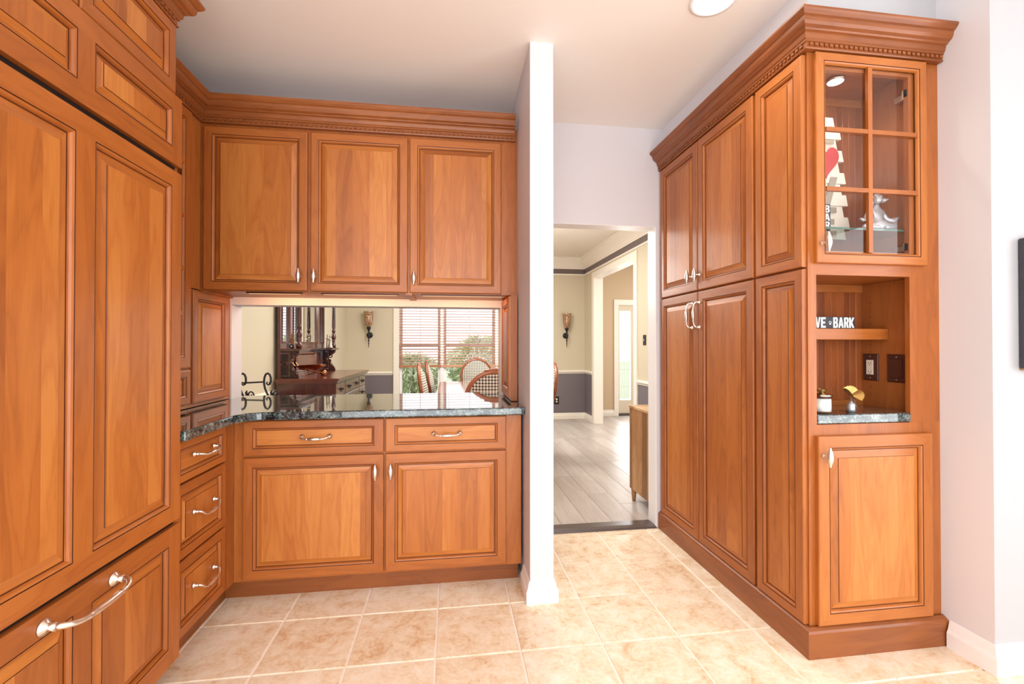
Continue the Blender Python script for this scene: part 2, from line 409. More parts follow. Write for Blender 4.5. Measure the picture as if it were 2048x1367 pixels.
# ------------------------------------------------------------------ structure
CZ = 2.68; XL = -.55; XR = 3.08; YB = 1.06; YB2 = 1.19; YF = 5.52; XD = 3.30
TS = .3366
fl = struct('floor', MB().box((XL, -4.2, -.12), (5.2, 1.075, -.004)), M_grout)
tcache = {}
for i in range(-2, 13):
    for j in range(-8, 4):
        x0, x1 = i*TS+.0042, (i+1)*TS-.0042; y0, y1 = j*TS+.0042, min((j+1)*TS-.0042, 1.072)
        if x0 > 4.4: continue
        k = round(y1-y0, 4)
        c = V(((x0+x1)/2, (y0+y1)/2, -.004))
        if k not in tcache:
            lo = [(x0, x1, -y1, -y0, 0.0)]
            F = Fr((0, 0, -.006), X, Z, -Y)
            b = MB(); b.rings(F, [(x0, x1, -y1, -y0, 0), (x0, x1, -y1, -y0, .004), (x0+.002, x1-.002, -y1+.002, -y0-.002, .006)], [0, 0], 0)
            o = b.build('tile', M_tile, fl); tcache[k] = o
        else:
            o = tcache[k].copy(); col.objects.link(o); o.parent = fl
            o.location = V(((x0+x1)/2, (y0+y1)/2, -.003)) - fl.location
# ceiling, walls of the kitchen
struct('ceiling', MB().box((XL-.1, -4.3, CZ), (5.3, YB2, CZ+.1)), M_ceil)
struct('wall_left', MB().box((XL-.1, -4.2, 0), (XL, YB2, CZ)), M_kwall)
w = MB()
w.box((XL, YB, 0), (1.443, YB2, .868)).box((XL, YB, 1.462), (1.443, YB2, CZ)).box((XL, YB, .868), (-.212, YB2, 1.462)).box((1.382, YB, .868), (1.443, YB2, 1.462))
w.box((1.443, YB+.015, 2.02), (2.437, YB2, CZ)).box((2.437, YB+.015, 0), (XD, YB2, CZ))
struct('wall_back', w, M_kwall, weld=False)
struct('wall_center', MB().box((1.443, .33, 0), (1.557, YB2, CZ)), M_kwall)
struct('wall_right', MB().box((XR, -.36, 0), (XD+.1, YB, CZ), fm={'front': 1}), [M_rwall, M_rwall_shaded])
struct('wall_front', MB().box((XD+.1, -.36, 0), (5.2, -.2, CZ)), M_rwall_shaded)
struct('wall_upper', MB().box((2.482, -.172, 2.4005), (XR, YB+.015, CZ), fm={'front': 1}), [M_rwall, M_rwall_shaded])
# the far sides of the kitchen, behind and right of the camera, are mostly window
w = MB().box((XL-.1, -4.3, 0), (-.3, -4.2, CZ)).box((3.0, -4.3, 0), (5.3, -4.2, CZ)).box((-.3, -4.3, 2.6), (3.0, -4.2, CZ)).box((-.3, -4.3, 0), (3.0, -4.2, .12))
struct('wall_rear', w, M_kwall, weld=False)
w = MB().box((5.2, -4.2, 0), (5.3, -3.95, CZ)).box((5.2, -1.65, 0), (5.3, -.2, CZ)).box((5.2, -3.95, 2.4), (5.3, -1.65, CZ)).box((5.2, -3.95, 0), (5.3, -1.65, .3))
struct('wall_outer', w, M_kwall, weld=False)

# baseboards
BBP = [(0, 0), (.020, 0), (.020, .060), (.014, .072), (.010, .088), (.006, .104), (0, .106)]
struct('baseboard_center', MB().sweep([(1.443, .50), (1.443, .33), (1.557, .33), (1.557, 1.06)][::1], [(o, z*.95) for o, z in BBP]), M_white)
struct('baseboard_right', MB().sweep([(XR, -.21), (XR, -.36), (5.2, -.36)], BBP), M_white)
struct('trim_1', MB().box((2.432, 1.075, .0), (2.437, 1.19, 2.02)).box((1.557, 1.075, 2.018), (2.437, 1.19, 2.02)), M_white, weld=False)
th = MB().prism(Fr((0, 0, 0), Y, X), [(1.072, 0), (1.076, .012), (1.11, .016), (1.19, .012), (1.195, 0)], 1.557, 2.437)
struct('trim_2', th, M_thresh)

# recessed ceiling lamps
def can(x, y, label):
    t = thing('recessed_light', label, 'light', (x, y, CZ-.006), None)
    MB().lathe((x, y, CZ), -Z, [(.098, 0), (.098, .004), (.086, .007), (.078, .003), (.074, -.02)], 32, cap=False).build('trim_ring', M_white, t)
    MB().lathe((x, y, CZ-.004), Z, [(.074, 0), (.0, .001)], 32).build('lens', M_lamp, t)
    d = bpy.data.lights.new('can_lamp', 'SPOT'); d.energy = 14; d.color = (1, .86, .68); d.spot_size = 2.4; d.spot_blend = .8; d.shadow_soft_size = .07
    o = bpy.data.objects.new('can_lamp', d); col.objects.link(o); o.location = (x, y, CZ-.03)
can(2.165, -.035, 'recessed ceiling light with white trim above the glass-door display cabinet')

# ------------------------------------------------------------------ cabinet helpers
def door(parent, F, a0, a1, b0, b1, fw=.055, kind='raised', t=.02, name='door', bev=.028, fwb=None):
    fb = fwb or fw
    def L(i, j, d): return (a0+i, a1-i, b0+j, b1-j, d)
    lp = [L(0,0,0), L(0,0,t-.004), L(.002,.002,t-.001), L(.005,.005,t), L(fw-.012,fb-.012,t), L(fw-.0115,fb-.0115,t-.0025), L(fw-.0098,fb-.0098,t-.0025), L(fw-.0090,fb-.0090,t-.0005), L(fw-.004,fb-.004,t-.003), L(fw-.001,fb-.001,t-.008), L(fw,fb,t-.012)]
    mt = [0,0,0,0,1,1,1,0,0,0]
    b = MB().rings(F, lp, mt)
    o = b.build(name, [M_wood, M_glaze], parent)
    if kind == 'glass': return o
    if kind == 'raised':
        q = bev
        pl = [L(fw-.001,fb-.001,t-.0125), L(fw+.003,fb+.003,t-.0125), L(fw+q*.6,fb+q*.6,t-.009), L(fw+q,fb+q,t-.0045), L(fw+q+.0006,fb+q+.0006,t-.002)]
        MB().rings(F, pl, [1,0,0,1], 0).build('panel', [M_panel, M_glaze], o)
    else:
        pl = [L(fw-.001,fb-.001,t-.0125), L(fw+.002,fb+.002,t-.0125)]
        p = MB().rings(F, pl, [1]); ro = R.random()*5
        c = pl[-1]; cs = [(c[0],c[2],c[4]),(c[1],c[2],c[4]),(c[1],c[3],c[4]),(c[0],c[3],c[4])]
        p.face([F.p(*k) for k in cs], [(k[0]+ro, k[1]) for k in cs], 0)
        p.build('panel', [M_panel, M_glaze], o)
    return o
def door2(parent, F, a0, a1, b0, b1, fw, mid, name, t=.02, bev=.03):
    """door or drawer front with two raised panels side by side"""
    am = (a0+a1)/2
    b = MB()
    g = .0004
    b.fbox(F, a0, a0+fw, b0, b1, 0, t, 'b').fbox(F, a1-fw, a1, b0, b1, 0, t, 'b')
    b.fbox(F, a0+fw, a1-fw, b0, b0+fw, 0, t, 'a').fbox(F, a0+fw, a1-fw, b1-fw, b1, 0, t, 'a').fbox(F, am-mid/2, am+mid/2, b0+fw, b1-fw, 0, t, 'b')
    ops = [(a0+fw, am-mid/2), (am+mid/2, a1-fw)]
    for c0, c1 in ops:
        def L(i, d): return (c0+i, c1-i, b0+fw+i, b1-fw-i, d)
        b.rings(F, [L(0, t), L(.0006, t-.0025), L(.0022, t-.0025), L(.003, t-.0005), L(.008, t-.003), L(.011, t-.008), L(.012, t-.012)], [1,1,1,0,0,0])
    o = b.build(name, [M_wood, M_glaze], parent, weld=False)
    for c0, c1 in ops:
        def L(i, d): return (c0+i, c1-i, b0+fw+i, b1-fw-i, d)
        q = .012+bev
        MB().rings(F, [L(.011, t-.0125), L(.015, t-.0125), L(.012+bev*.6, t-.009), L(q, t-.0045), L(q+.0006, t-.002)], [1,0,0,1], 0).build('panel', [M_panel, M_glaze], o)
    return o
def knob(parent, F, a, b, d=.02, name='knob'):
    m = MB()
    o = F.p(a, b, d)
    m.lathe(o, F.n, [(.009, 0), (.009, .002), (.0055, .005), (.0042, .012), (.0042, .026)], 12)
    prof = [(.0015, -.0285), (.004, -.0265), (.0035, -.024), (.0065, -.018), (.0095, -.009), (.0105, 0), (.0095, .009), (.0065, .018), (.0035, .024), (.004, .0265), (.0015, .0285)]
    m.lathe(F.p(a, b, d+.032), F.b, [(r*1.2, h*1.36) for r, h in prof], 20, flute=.08)
    return m.build(name, M_nickel, parent)
def pull(parent, F, a, b, L=.128, vert=False, d=.02, drop=.006, s=1.0, name='handle'):
    m = MB(); h = L/2
    def P(t, dr, o):
        return F.p(a-dr, b+t, d+o) if vert else F.p(a+t, b-dr, d+o)
    ax = F.b if vert else F.u
    for sg in (-1, 1):
        m.lathe(P(sg*h, 0, 0), F.n, [(.0115*s, 0), (.0115*s, .002*s), (.007*s, .005*s), (.005*s, .009*s), (.0058*s, .016*s)], 14)
    pts = []; rad = []
    for t, dr, o, r in [(-1, 0, .012, .0050), (-.985, .0, .020, .0052), (-.93, .15, .027, .0046), (-.82, .55, .031, .0038), (-.68, .9, .033, .0034), (-.55, 1, .034, .0036), (-.50, 1, .034, .0060), (-.46, 1, .034, .0038)]:
        pts.append((t, dr, o)); rad.append(r)
    full = [(t, dr, o, r) for (t, dr, o), r in zip(pts, rad)]
    full += [(-.40, 1, .034, .0052), (-.25, 1, .0345, .0078), (0, 1, .035, .0090), (.25, 1, .0345, .0078), (.40, 1, .034, .0052)]
    full += [(-t, dr, o, r) for (t, dr, o), r in zip(pts, rad)][::-1]
    if s > 1.5: full = [(t, dr, o, min(max(r, .0040), .0052)) for t, dr, o, r in full]
    m.tube([P(t*h, dr*drop, o*s) for t, dr, o, r in full], [r*s for _, _, _, r in full], 10)
    return m.build(name, M_nickel, parent)
CROWN = [(0, 0), (.010, 0), (.012, .005), (.008, .009), (.008, .026), (.014, .028), (.014, .034), (.019, .038), (.022, .052), (.022, .058), (.030, .061), (.033, .066), (.044, .072), (.050, .082), (.052, .094), (.052, .098), (.058, .101), (.066, .110), (.070, .116), (.070, .124), (0, .124)]
def crown(name, path, z, label, pitch=.022, bk=.0118):
    t = thing(name, label, 'moulding', (path[0][0], path[0][1], z))
    MB().sweep(path, [(o if 0 < i < len(CROWN)-1 else -bk, z+h) for i, (o, h) in enumerate(CROWN)]).build('cornice', [M_mold], t)
    d = MB()
    for (x0, y0), (x1, y1) in zip(path, path[1:]):
        D = V((x1-x0, y1-y0, 0)); Ln = D.length; D.normalize(); n = V((D.y, -D.x, 0))
        F = Fr((x0, y0, z), D, n); k = int(Ln/pitch); a = (Ln-k*pitch)/2 + pitch*.2
        for i in range(k): d.fbox(F, a+i*pitch, a+i*pitch+.013, .0125, .0235, .007, .0145, 'a')
    d.build('dentil_strip', M_mold, t, weld=False, kind='stuff')
    return t

# ------------------------------------------------------------------ built-in refrigerator (left)
XFG = .10
FG = Fr((XFG-.02, 0, 0), Y, X)            # a = y, d outward +x
fy0, fy1 = -.872, -.012
t = thing('refrigerator', 'built-in refrigerator faced with cherry panels, tall bow handle on bottom drawer', 'refrigerator', (-.2, -.44, 0))
MB().box((XL+.01, fy0, .10), (XFG-.022, fy1+.012, 2.105)).build('body', M_wood, t)
MB().box((XL+.05, fy0+.02, 0), (XFG-.10, fy1-.01, .10)).build('toe_kick', M_mold, t)
door2(t, FG, fy0, fy1, 1.862, 2.108, .056, .058, 'grille_cover', bev=.022)
door2(t, FG, fy0, fy1, .602, 1.838, .056, .064, 'door', bev=.034)
dr = door2(t, FG, fy0, fy1, .105, .585, .062, .06, 'freezer_drawer', bev=.03)
pull(dr, FG, -.446, .545, L=.226, drop=.010, s=1.75)
MB().box((XFG-.022, fy0+.01, .585), (XFG-.018, fy1-.01, .602)).build('gap_seal', M_dark, t)
MB().box((XFG-.022, fy0+.01, 1.838), (XFG-.018, fy1-.01, 1.862)).build('gap_seal', M_dark, t)
t = thing('cabinet', 'short cherry cabinet above the refrigerator, two raised panel doors', 'cabinet', (-.2, -.44, 2.11))
MB().box((XL+.01, fy0, 2.112), (.06, 0.0, 2.388)).build('body', M_wood, t)
FO = Fr((.06, 0, 0), Y, X)
door(t, FO, -.434, -.012, 2.13, 2.378, .052); door(t, FO, -.872, -.442, 2.13, 2.378, .052)
crown('crown_moulding', [(.063, -.9), (.063, .002), (XL+.02, .002)], 2.3885, 'stepped cherry crown moulding above the refrigerator at top left', bk=.002)

# ------------------------------------------------------------------ left run: drawer base, counter hutch, side panel
t = thing('drawer_cabinet', 'cherry base cabinet with three drawers, standing next to the refrigerator', 'cabinet', (-.2, .22, 0))
FL = Fr((.045, 0, 0), Y, X)
MB().box((XL+.01, .004, .10), (.045, .509, .868)).box((.0452, .44, .10), (.0495, .509, .868)).build('body', M_wood, t, weld=False)
MB().box((XL+.01, .004, 0), (-.012, .584, .10)).build('toe_kick', M_mold, t)
for b0, b1, fw in ((.702, .860, .045), (.414, .694, .050), (.122, .406, .050)):
    d = door(t, FL, .022, .402, b0, b1, fw, 'flat' if b1 > .8 else 'raised', name='drawer', bev=.022, fwb=.042 if b1 > .8 else None)
    pull(d, FL, .222, (b0+b1)/2+.012, L=.15, drop=.010 if b1 > .8 else .022)
t = thing('counter_hutch', 'tall narrow cherry cabinet with multi-pane glass door, on counter beside refrigerator', 'cabinet', (-.38, .3, .91))
XU = -.22
b = MB().box((XL+.01, .004, .912), (XL+.025, .63, 2.38)).box((XL+.025, .004, .912), (XU, .024, 2.38)).box((XL+.025, .61, .912), (XU, .63, 2.375)).box((XU-.022, .63, 1.51), (XU, .7385, 2.375)).box((XL+.025, .024, 2.36), (XU, .61, 2.38)).box((XL+.025, .024, 1.10), (XU, .61, 1.12)).box((XL+.025, .024, .912), (XU, .61, .93))
for z in (1.5, 1.93): b.box((XL+.025, .024, z), (XU-.03, .61, z+.018))
b.build('body', M_wood, t, weld=False)
FU = Fr((XU, 0, 0), Y, X)
d = door(t, FU, .012, .622, 1.112, 2.372, .064, 'glass')
m = MB().fbox(FU, .30, .318, 1.17, 2.32, .006, .018, 'b')
for z in (1.377, 1.592, 1.848, 2.106): m.fbox(FU, .07, .562, z-.009, z+.009, .006, .0175, 'a')
m.build('glazing_bars', M_wood, d, weld=False)
zs = [1.17, 1.377, 1.592, 1.848, 2.106, 2.32]
for y0, y1 in ((.07, .30), (.318, .562)):
    for z0, z1 in zip(zs, zs[1:]): MB().fbox(FU, y0, y1, z0+.009, z1-.009, .003, .006).build('pane', M_glass, d)
d = door(t, FU, .012, .622, .935, 1.102, .045, 'flat', name='drawer')
knob(d, FU, .317, 1.02)
t = thing('appliance_garage', 'small cherry side cabinet with raised panel door on left counter end', 'cabinet', (-.38, .84, .91))
MB().box((XL+.01, .632, .912), (XU, YB-.002, 1.505)).build('body', M_wood, t)
door(t, FU, .645, .995, .932, 1.497, .05)
t = thing('side_panel', 'thin cherry raised panel standing on counter at right end of the pass-through', 'panel', (1.41, .84, .91))
MB().box((1.402, .70, .912), (1.437, YB-.002, 1.505)).build('board', M_wood, t)
door(t, Fr((1.402, 0, 0), -Y, -X), -1.045, -.705, .93, 1.497, .05, name='raised_face', t=.016)

# ------------------------------------------------------------------ back base cabinets, worktop, uppers
FB = Fr((0, .51, 0), X, -Y)
def base_unit(a0, a1, da0, da1, label, kx, px):
    t = thing('base_cabinet', label, 'cabinet', ((a0+a1)/2, .78, 0), 'base cabinets under the pass-through')
    MB().box((a0, .51, .10), (a1, YB-.002, .868)).build('body', M_wood, t)
    MB().box((-.0115 if a0 < .1 else a0, .565, 0), (min(a1, 1.42), .585, .10), 'x').build('toe_kick', M_mold, t)
    d = door(t, FB, da0, da1, .697, .863, .056, 'flat', name='drawer', fwb=.046); pull(d, FB, px, .783)
    d = door(t, FB, da0, da1, .112, .688, .057, bev=.027); knob(d, FB, kx, .606)
    return t
base_unit(.05, .7455, .095, .741, 'cherry base cabinet under the counter, left one, its knob at right edge', .705, .423)
base_unit(.7455, 1.428, .750, 1.348, 'cherry base cabinet under the counter, right one beside the white wall end', .778, 1.049)
# worktop: L-shaped with an eased inner corner
cor = [(.11+.10*(1-math.cos(a)), .36+.10*math.sin(a)) for a in [i*pi/2/8 for i in range(9)]]
poly = [(XL+.005, .004), (.11, .004)] + cor + [(1.441, .46), (1.441, YB-.001), (1.379, YB-.001), (1.379, 1.225), (-.209, 1.225), (-.209, YB-.001), (XL+.005, YB-.001)]
o = MB().prism(Fr((0, 0, 0), X, Z, Y), poly, .870, .9085).build('worktop', M_granite, bevel=.006, seg=2)
tag(o, 'polished dark green granite worktop running round the corner into the pass-through', 'worktop')
FUp = Fr((0, .74, 0), X, -Y)
UZ0, UZ1 = 1.51, 2.362
def upper(a0, a1, doors, label):
    t = thing('wall_cabinet', label, 'cabinet', ((a0+a1)/2, .9, UZ0), 'wall cabinets over the pass-through')
    b = MB().box((a0, .74, UZ0-.012), (a0+.018, YB-.002, 2.376)).box((a1-.018, .74, UZ0-.012), (a1, YB-.002, 2.376)).box((a0+.018, .74, 2.358), (a1-.018, YB-.002, 2.376)).box((a0+.018, YB-.014, UZ0-.003), (a1-.018, YB-.002, 2.358))
    b.box((a0+.018, .758, UZ0-.003), (a1-.018, YB-.014, UZ0+.015)).box((a0+.018, .74, UZ0+.015), (a1-.018, .758, 2.358))
    b.box((a0+.018, .742, UZ0-.004), (a1-.018, .758, UZ0+.015), 'x')
    b.build('body', M_wood, t, weld=False)
    for d0, d1, kx in doors:
        d = door(t, FUp, d0, d1, UZ0+.001, UZ1-.004, .052, bev=.03); knob(d, FUp, kx, 1.588)
    return t
upper(-.222, .838, [(-.199, .311, .276), (.328, .832, .352)], 'pair of cherry wall cabinet doors with knobs side by side, over pass-through')
upper(.838, 1.43, [(.845, 1.348, .868)], 'single-door cherry wall cabinet next to the white wall end')
o = MB().box((1.43, .745, UZ0-.01), (1.4425, YB-.002, 2.45)).build('scribe_strip', M_wood)
tag(o, 'thin rough wood strip closing gap between wall cabinets and white wall end', 'trim')
crown('crown_moulding', [(XU+.012, .076), (XU+.012, .728), (1.425, .728)], 2.376, 'long cherry crown moulding with dentils above the wall cabinets, turning the corner', .025)
for x0, x1, lab in ((-.04, .30, 'left'), (.34, .81, 'middle'), (.87, 1.40, 'right')):
    t = thing('under_cabinet_light', 'warm slim light strip under the wall cabinets, %s of three' % lab, 'light', ((x0+x1)/2, .78, 1.499), 'light strips under the wall cabinets')
    MB().prism(Fr((0, 0, 0), Y, X), [(.766, 1.507), (.80, 1.507), (.776, 1.499), (.766, 1.499)], x0+.03, x1-.03).build('housing', M_bronze, t)
    MB().prism(Fr((0, 0, 0), Y, X), [(.799, 1.5067), (.778, 1.4995), (.7786, 1.4983), (.7998, 1.5055)], x0+.04, x1-.04).build('lens', M_strip, t)
    a = area('strip_lamp', ((x0+x1)/2, .795, 1.4985), (1.05, 0, 0), x1-x0-.08, .015, 1.25, (1, .45, .14))

# wall plate on the wall end
t = thing('light_switch', 'bronze wall plate with white rocker on side of white wall end', 'switch', (1.443, .74, .95))
FS = Fr((1.443, 0, 0), -Y, -X)
MB().rings(FS, [(-.79, -.70, .90, .995, 0), (-.79, -.70, .90, .995, .003), (-.786, -.704, .904, .991, .006)], [0, 0], 0).build('plate', M_bronze, t)
MB().fbox(FS, -.768, -.722, .918, .962, .006, .010).build('rocker', M_white, t)

# ------------------------------------------------------------------ right: tall pantry and display cabinet
FX = Fr((2.475, 0, 0), -Y, -X)            # a = -y
t = thing('pantry_cabinet', 'tall cherry pantry with four raised panel doors, beside the doorway', 'cabinet', (2.77, .58, 0))
MB().box((2.475, .118, .10), (XR-.002, YB+.012, 2.40)).build('body', M_wood, t)
for a0, a1, kx, hx in ((-1.050, -.599, -.655, -.652), (-.591, -.126, -.574, -.577)):
    d = door(t, FX, a0, a1, 1.535, 2.385, .058, bev=.03); knob(d, FX, kx, 1.62)
    d = door(t, FX, a0, a1, .116, 1.526, .058, bev=.03); pull(d, FX, hx, 1.395, .14, vert=True)
t = thing('display_cabinet', 'cherry end cabinet with glass door above, open niche and panel door below', 'cabinet', (2.77, -.03, 0))
yf = -.175; XI0, XI1, YI = 2.50, 2.985, .085
FD = Fr((0, yf, 0), X, -Y)
b = MB()
b.box((2.475, yf, .10), (XI0, .116, 2.40)).box((XI1, yf+.02, .10), (XR-.002, .116, 2.40)).box((XI0, YI+.012, .10), (XI1, .116, 2.40))
b.box((XI0, yf+.02, .10), (XI1, YI+.012, .86)).box((XI0, yf+.02, 1.505), (XI1, YI+.012, 1.572)).box((XI0, yf+.02, 2.372), (XI1, YI+.012, 2.40))
b.box((XI0, yf, .10), (3.085-.005, yf+.02, .906), 'z').box((2.940, yf, .906), (XR, yf+.02, 2.40)).box((XI0, yf, 1.504), (2.940, yf+.02, 1.60), 'x').box((XI0, yf, .906), (2.512, yf+.02, 1.504)).box((XI0, yf, 2.33), (2.940, yf+.02, 2.40), 'x')
b.box((XI0, yf+.02, .86), (XI1, YI+.012, .908))
b.build('body', M_wood, t, weld=False)
for z0, z1 in ((.945, 1.504), (1.572, 2.372)):
    n = 15; wd_ = (XI1-XI0)/n
    for i in range(n):
        x0 = XI0+i*wd_
        p = MB().rings(Fr((0, YI+.012, 0), X, -Y), [(x0, x0+wd_, z0+.02, z1-.03, 0), (x0, x0+wd_, z0+.02, z1-.03, .009), (x0+.0022, x0+wd_-.0022, z0+.02, z1-.03, .0115)], [0, 0], 0)
        p.build('beadboard_plank', M_bead, t)
    MB().box((XI0, YI-.006, z1-.035), (XI1, YI+.012, z1), 'x').build('cleat', M_inside, t)
    MB().box((XI0, YI-.006, z0), (XI1, YI+.012, z0+.022), 'x').build('cleat', M_inside, t)
    MB().box((XI1-.003, yf+.021, z0), (XI1, YI, z1), 'z').build('lining', M_inside, t)
    MB().box((XI0, yf+.021, z0), (XI0+.003, YI, z1), 'z').build('lining', M_inside, t)
h = MB()
for z0, z1 in ((1.0, 1.45), (1.63, 2.3)):
    k = int((z1-z0)/.032)
    for i in range(k):
        for y in (yf+.045, YI-.045):
            h.lathe((XI1-.0028, y, z0+i*.032), -X, [(.0026, 0), (.0026, .0004)], 6)
h.build('shelf_pin_hole', M_slot, t, kind='stuff')
MB().box((XI0+.001, -.045, 1.247), (XI1-.003, YI-.001, 1.295), 'x').build('shelf', M_wood, t, bevel=.002)
MB().prism(Fr((0, 0, 0), X, Z, Y), [(2.513, yf-.004), (2.939, yf-.004), (2.939, yf+.021), (XI1-.004, yf+.021), (XI1-.004, YI-.007), (XI0+.001, YI-.007), (XI0+.001, yf+.021), (2.513, yf+.021)], .9085, .945).build('granite_shelf', M_granite, t, bevel=.003)
g = MB().box((XI0+.004, -.150, 1.697), (XI1-.004, YI-.002, 1.705), fm={'front': 1}); g.build('glass_shelf', [M_gshelf, M_gedge], t)
for a0, a1 in ((-.107, .168),):
    door(t, FX, a0, a1, 1.535, 2.385, .052, name='end_panel', bev=.026); door(t, FX, a0, a1, .116, 1.526, .052, name='end_panel', bev=.026)
d = door(t, FD, 2.500, 3.006, 1.549, 2.388, .045, 'glass')
m = MB().fbox(FD, 2.733, 2.752, 1.594, 2.343, .006, .0185, 'b')
for z in (1.845, 2.083): m.fbox(FD, 2.545, 2.961, z-.0085, z+.0085, .006, .018, 'a')
m.build('glazing_bars', M_wood, d, weld=False, bevel=.003)
for x0, x1 in ((2.545, 2.733), (2.752, 2.961)):
    for z0, z1 in ((1.594, 1.8365), (1.8535, 2.0745), (2.0915, 2.343)):
        MB().fbox(FD, x0, x1, z0, z1, .003, .006).build('pane', M_glass, d)
knob(d, FD, 2.522, 1.625)
for z in (2.27, 1.63):
    MB().box((2.955, yf+.03, z-.012), (2.982, yf+.075, z+.012)).box((2.94, yf+.002, z-.018), (2.97, yf+.03, z+.018)).build('hinge', M_nickel, d, bevel=.003)
d = door(t, FD, 2.502, 3.022, .118, .863, .058, bev=.03); knob(d, FD, 2.523, .787)
crown('crown_moulding', [(2.462, YB+.010), (2.462, -.188), (XR-.001, -.188)], 2.392, 'cherry crown moulding with dentils wrapping the pantry and display cabinet')
o = MB().sweep([(2.470, YB+.013), (2.470, -.180), (XR-.001, -.180)], [(0, 0), (.024, 0), (.024, .098), (.019, .106), (.006, .114), (0, .114)]).build('plinth', M_mold)
tag(o, 'low cherry plinth board wrapping the foot of the pantry and display cabinet', 'plinth')
t = thing('cabinet_light', 'small round lamp glowing on the ceiling inside the glass-door cabinet', 'light', (2.716, -.057, 2.36))
MB().lathe((2.716, -.057, 2.3715), -Z, [(.036, 0), (.036, .008), (.030, .011)], 24).build('housing', M_nickel, t)
MB().lathe((2.716, -.057, 2.3604), -Z, [(.030, 0), (.024, .003), (0, .004)], 24).build('lens', M_lamp, t)
d_ = bpy.data.lights.new('puck_lamp', 'SPOT'); d_.energy = 2.5; d_.color = (1, .82, .6); d_.spot_size = 2.6; d_.spot_blend = .7; d_.shadow_soft_size = .02
o = bpy.data.objects.new('puck_lamp', d_); col.objects.link(o); o.location = (2.716, -.057, 2.350)
# outlets in the niche
FN = Fr((XI1-.003, 0, 0), -Y, -X)
def plate(name, label, yc, z, w_, h_, kind):
    t = thing(name, label, 'outlet', (XI1-.003, yc, z), None)
    a = -yc
    MB().rings(FN, [(a-w_/2, a+w_/2, z-h_/2, z+h_/2, 0), (a-w_/2, a+w_/2, z-h_/2, z+h_/2, .003), (a-w_/2+.004, a+w_/2-.004, z-h_/2+.004, z+h_/2-.004, .006)], [0, 0], 0).build('plate', M_bronze, t)
    for s in (-1, 1): MB().lathe(FN.p(a, z+s*(h_/2-.012), .006), FN.n, [(.003, 0), (.002, .001)], 8).build('screw', M_nickel, t)
    if kind:
        r = MB().fbox(FN, a-.016, a+.016, z-.033, z+.033, .005, .009).build('receptacle', M_ivory, t)
        k = MB()
        for s in (-1, 1):
            for dx in (-.006, .006): k.fbox(FN, a+dx-.001, a+dx+.001, z+s*.02-.004, z+s*.02+.004, .0088, .0094)
            k.fbox(FN, a-.002, a+.002, z+s*.02-.011, z+s*.02-.007, .0088, .0094)
        k.build('slots', M_slot, r, weld=False)
    else:
        MB().rings(FN, [(a-w_/2+.014, a+w_/2-.014, z-h_/2+.02, z+h_/2-.02, .006), (a-w_/2+.016, a+w_/2-.016, z-h_/2+.022, z+h_/2-.022, .009)], [0], 0).build('blank_insert', M_bronze, t)
plate('wall_outlet', 'bronze outlet plate with ivory receptacle inside the open niche', .037, 1.122, .076, .122, True)
plate('blank_plate', 'blank bronze wall plate inside the open niche, nearest the front', -.085, 1.122, .086, .122, False)

# --- things in the niche
LET = {  # strokes in a 1 x 1 cell
 'V': [[(0,1),(.3,1),(.5,.3),(.7,1),(1,1),(.66,0),(.34,0)]],
 'E': [[(.05,0),(.95,0),(.95,.18),(.4,.18),(.4,.41),(.85,.41),(.85,.59),(.4,.59),(.4,.82),(.95,.82),(.95,1),(.05,1)]],
 'L': [[(.05,0),(.95,0),(.95,.18),(.4,.18),(.4,1),(.05,1)]],
 'K': [[(0,0),(.33,0),(.33,.38),(.62,0),(1,0),(.6,.52),(1,1),(.64,1),(.33,.6),(.33,1),(0,1)]],
 'A': [[(0,0),(.3,0),(.36,.22),(.64,.22),(.7,0),(1,0),(.68,1),(.32,1)]],
 'R': [[(.05,0),(.37,0),(.37,.38),(.48,.38),(.62,0),(.98,0),(.78,.45),(.95,.6),(.95,.88),(.8,1),(.05,1)]],
 'B': [[(.05,0),(.8,0),(.95,.12),(.95,.42),(.8,.52),(.92,.62),(.92,.88),(.78,1),(.05,1)]],
 'O': [[(.2,0),(.8,0),(.98,.15),(.98,.85),(.8,1),(.2,1),(.02,.85),(.02,.15)]]}
HOLE = {'B': [[(.38,.16),(.62,.16),(.62,.42),(.38,.42)], [(.38,.6),(.6,.6),(.6,.84),(.38,.84)]], 'R': [[(.38,.56),(.6,.56),(.6,.84),(.38,.84)]],
        'A': [[(.43,.38),(.57,.38),(.5,.72)]], 'O': [[(.36,.18),(.64,.18),(.64,.82),(.36,.82)]]}
def letters(par, mats, F, txt, a, b, w_, h_, d, gap=.1, vert=False, th=.0008):
    for ch in txt:
        m = MB()
        for p in LET[ch]: m.prism(F, [(a+x*w_, b+y*h_) for x, y in p], d, d+th, 0)
        for p in HOLE.get(ch, []): m.prism(F, [(a+x*w_, b+y*h_) for x, y in p], d+th*.5, d+th*1.3, 1)
        m.build('letter', mats, par, weld=False)
        if vert: b -= h_*(1+gap)
        else: a += w_*(1+gap)
ys = -.035
t = thing('sign_block', 'small black wooden sign ending in BARK with a paw print on niche shelf', 'sign', (2.72, ys+.01, 1.295))
xr = 2.826; lw = .0250; x0 = xr-.010-9.05*lw*1.06
MB().box((x0, ys, 1.2952), (xr, ys+.022, 1.347), 'x').build('block', M_sblack, t, bevel=.0008)
Fs = Fr((0, ys, 0), X, -Y)
letters(t, [M_slet, M_sblack], Fs, 'LOVE', x0+.003, 1.2985, lw, .0455, .0, .06)
letters(t, [M_slet, M_sblack], Fs, 'BARK', xr-.0035-4.18*lw, 1.2985, lw, .0455, .0, .06)
m = MB(); pc = (xr-.0035-4.18*lw-.0135, 1.319)
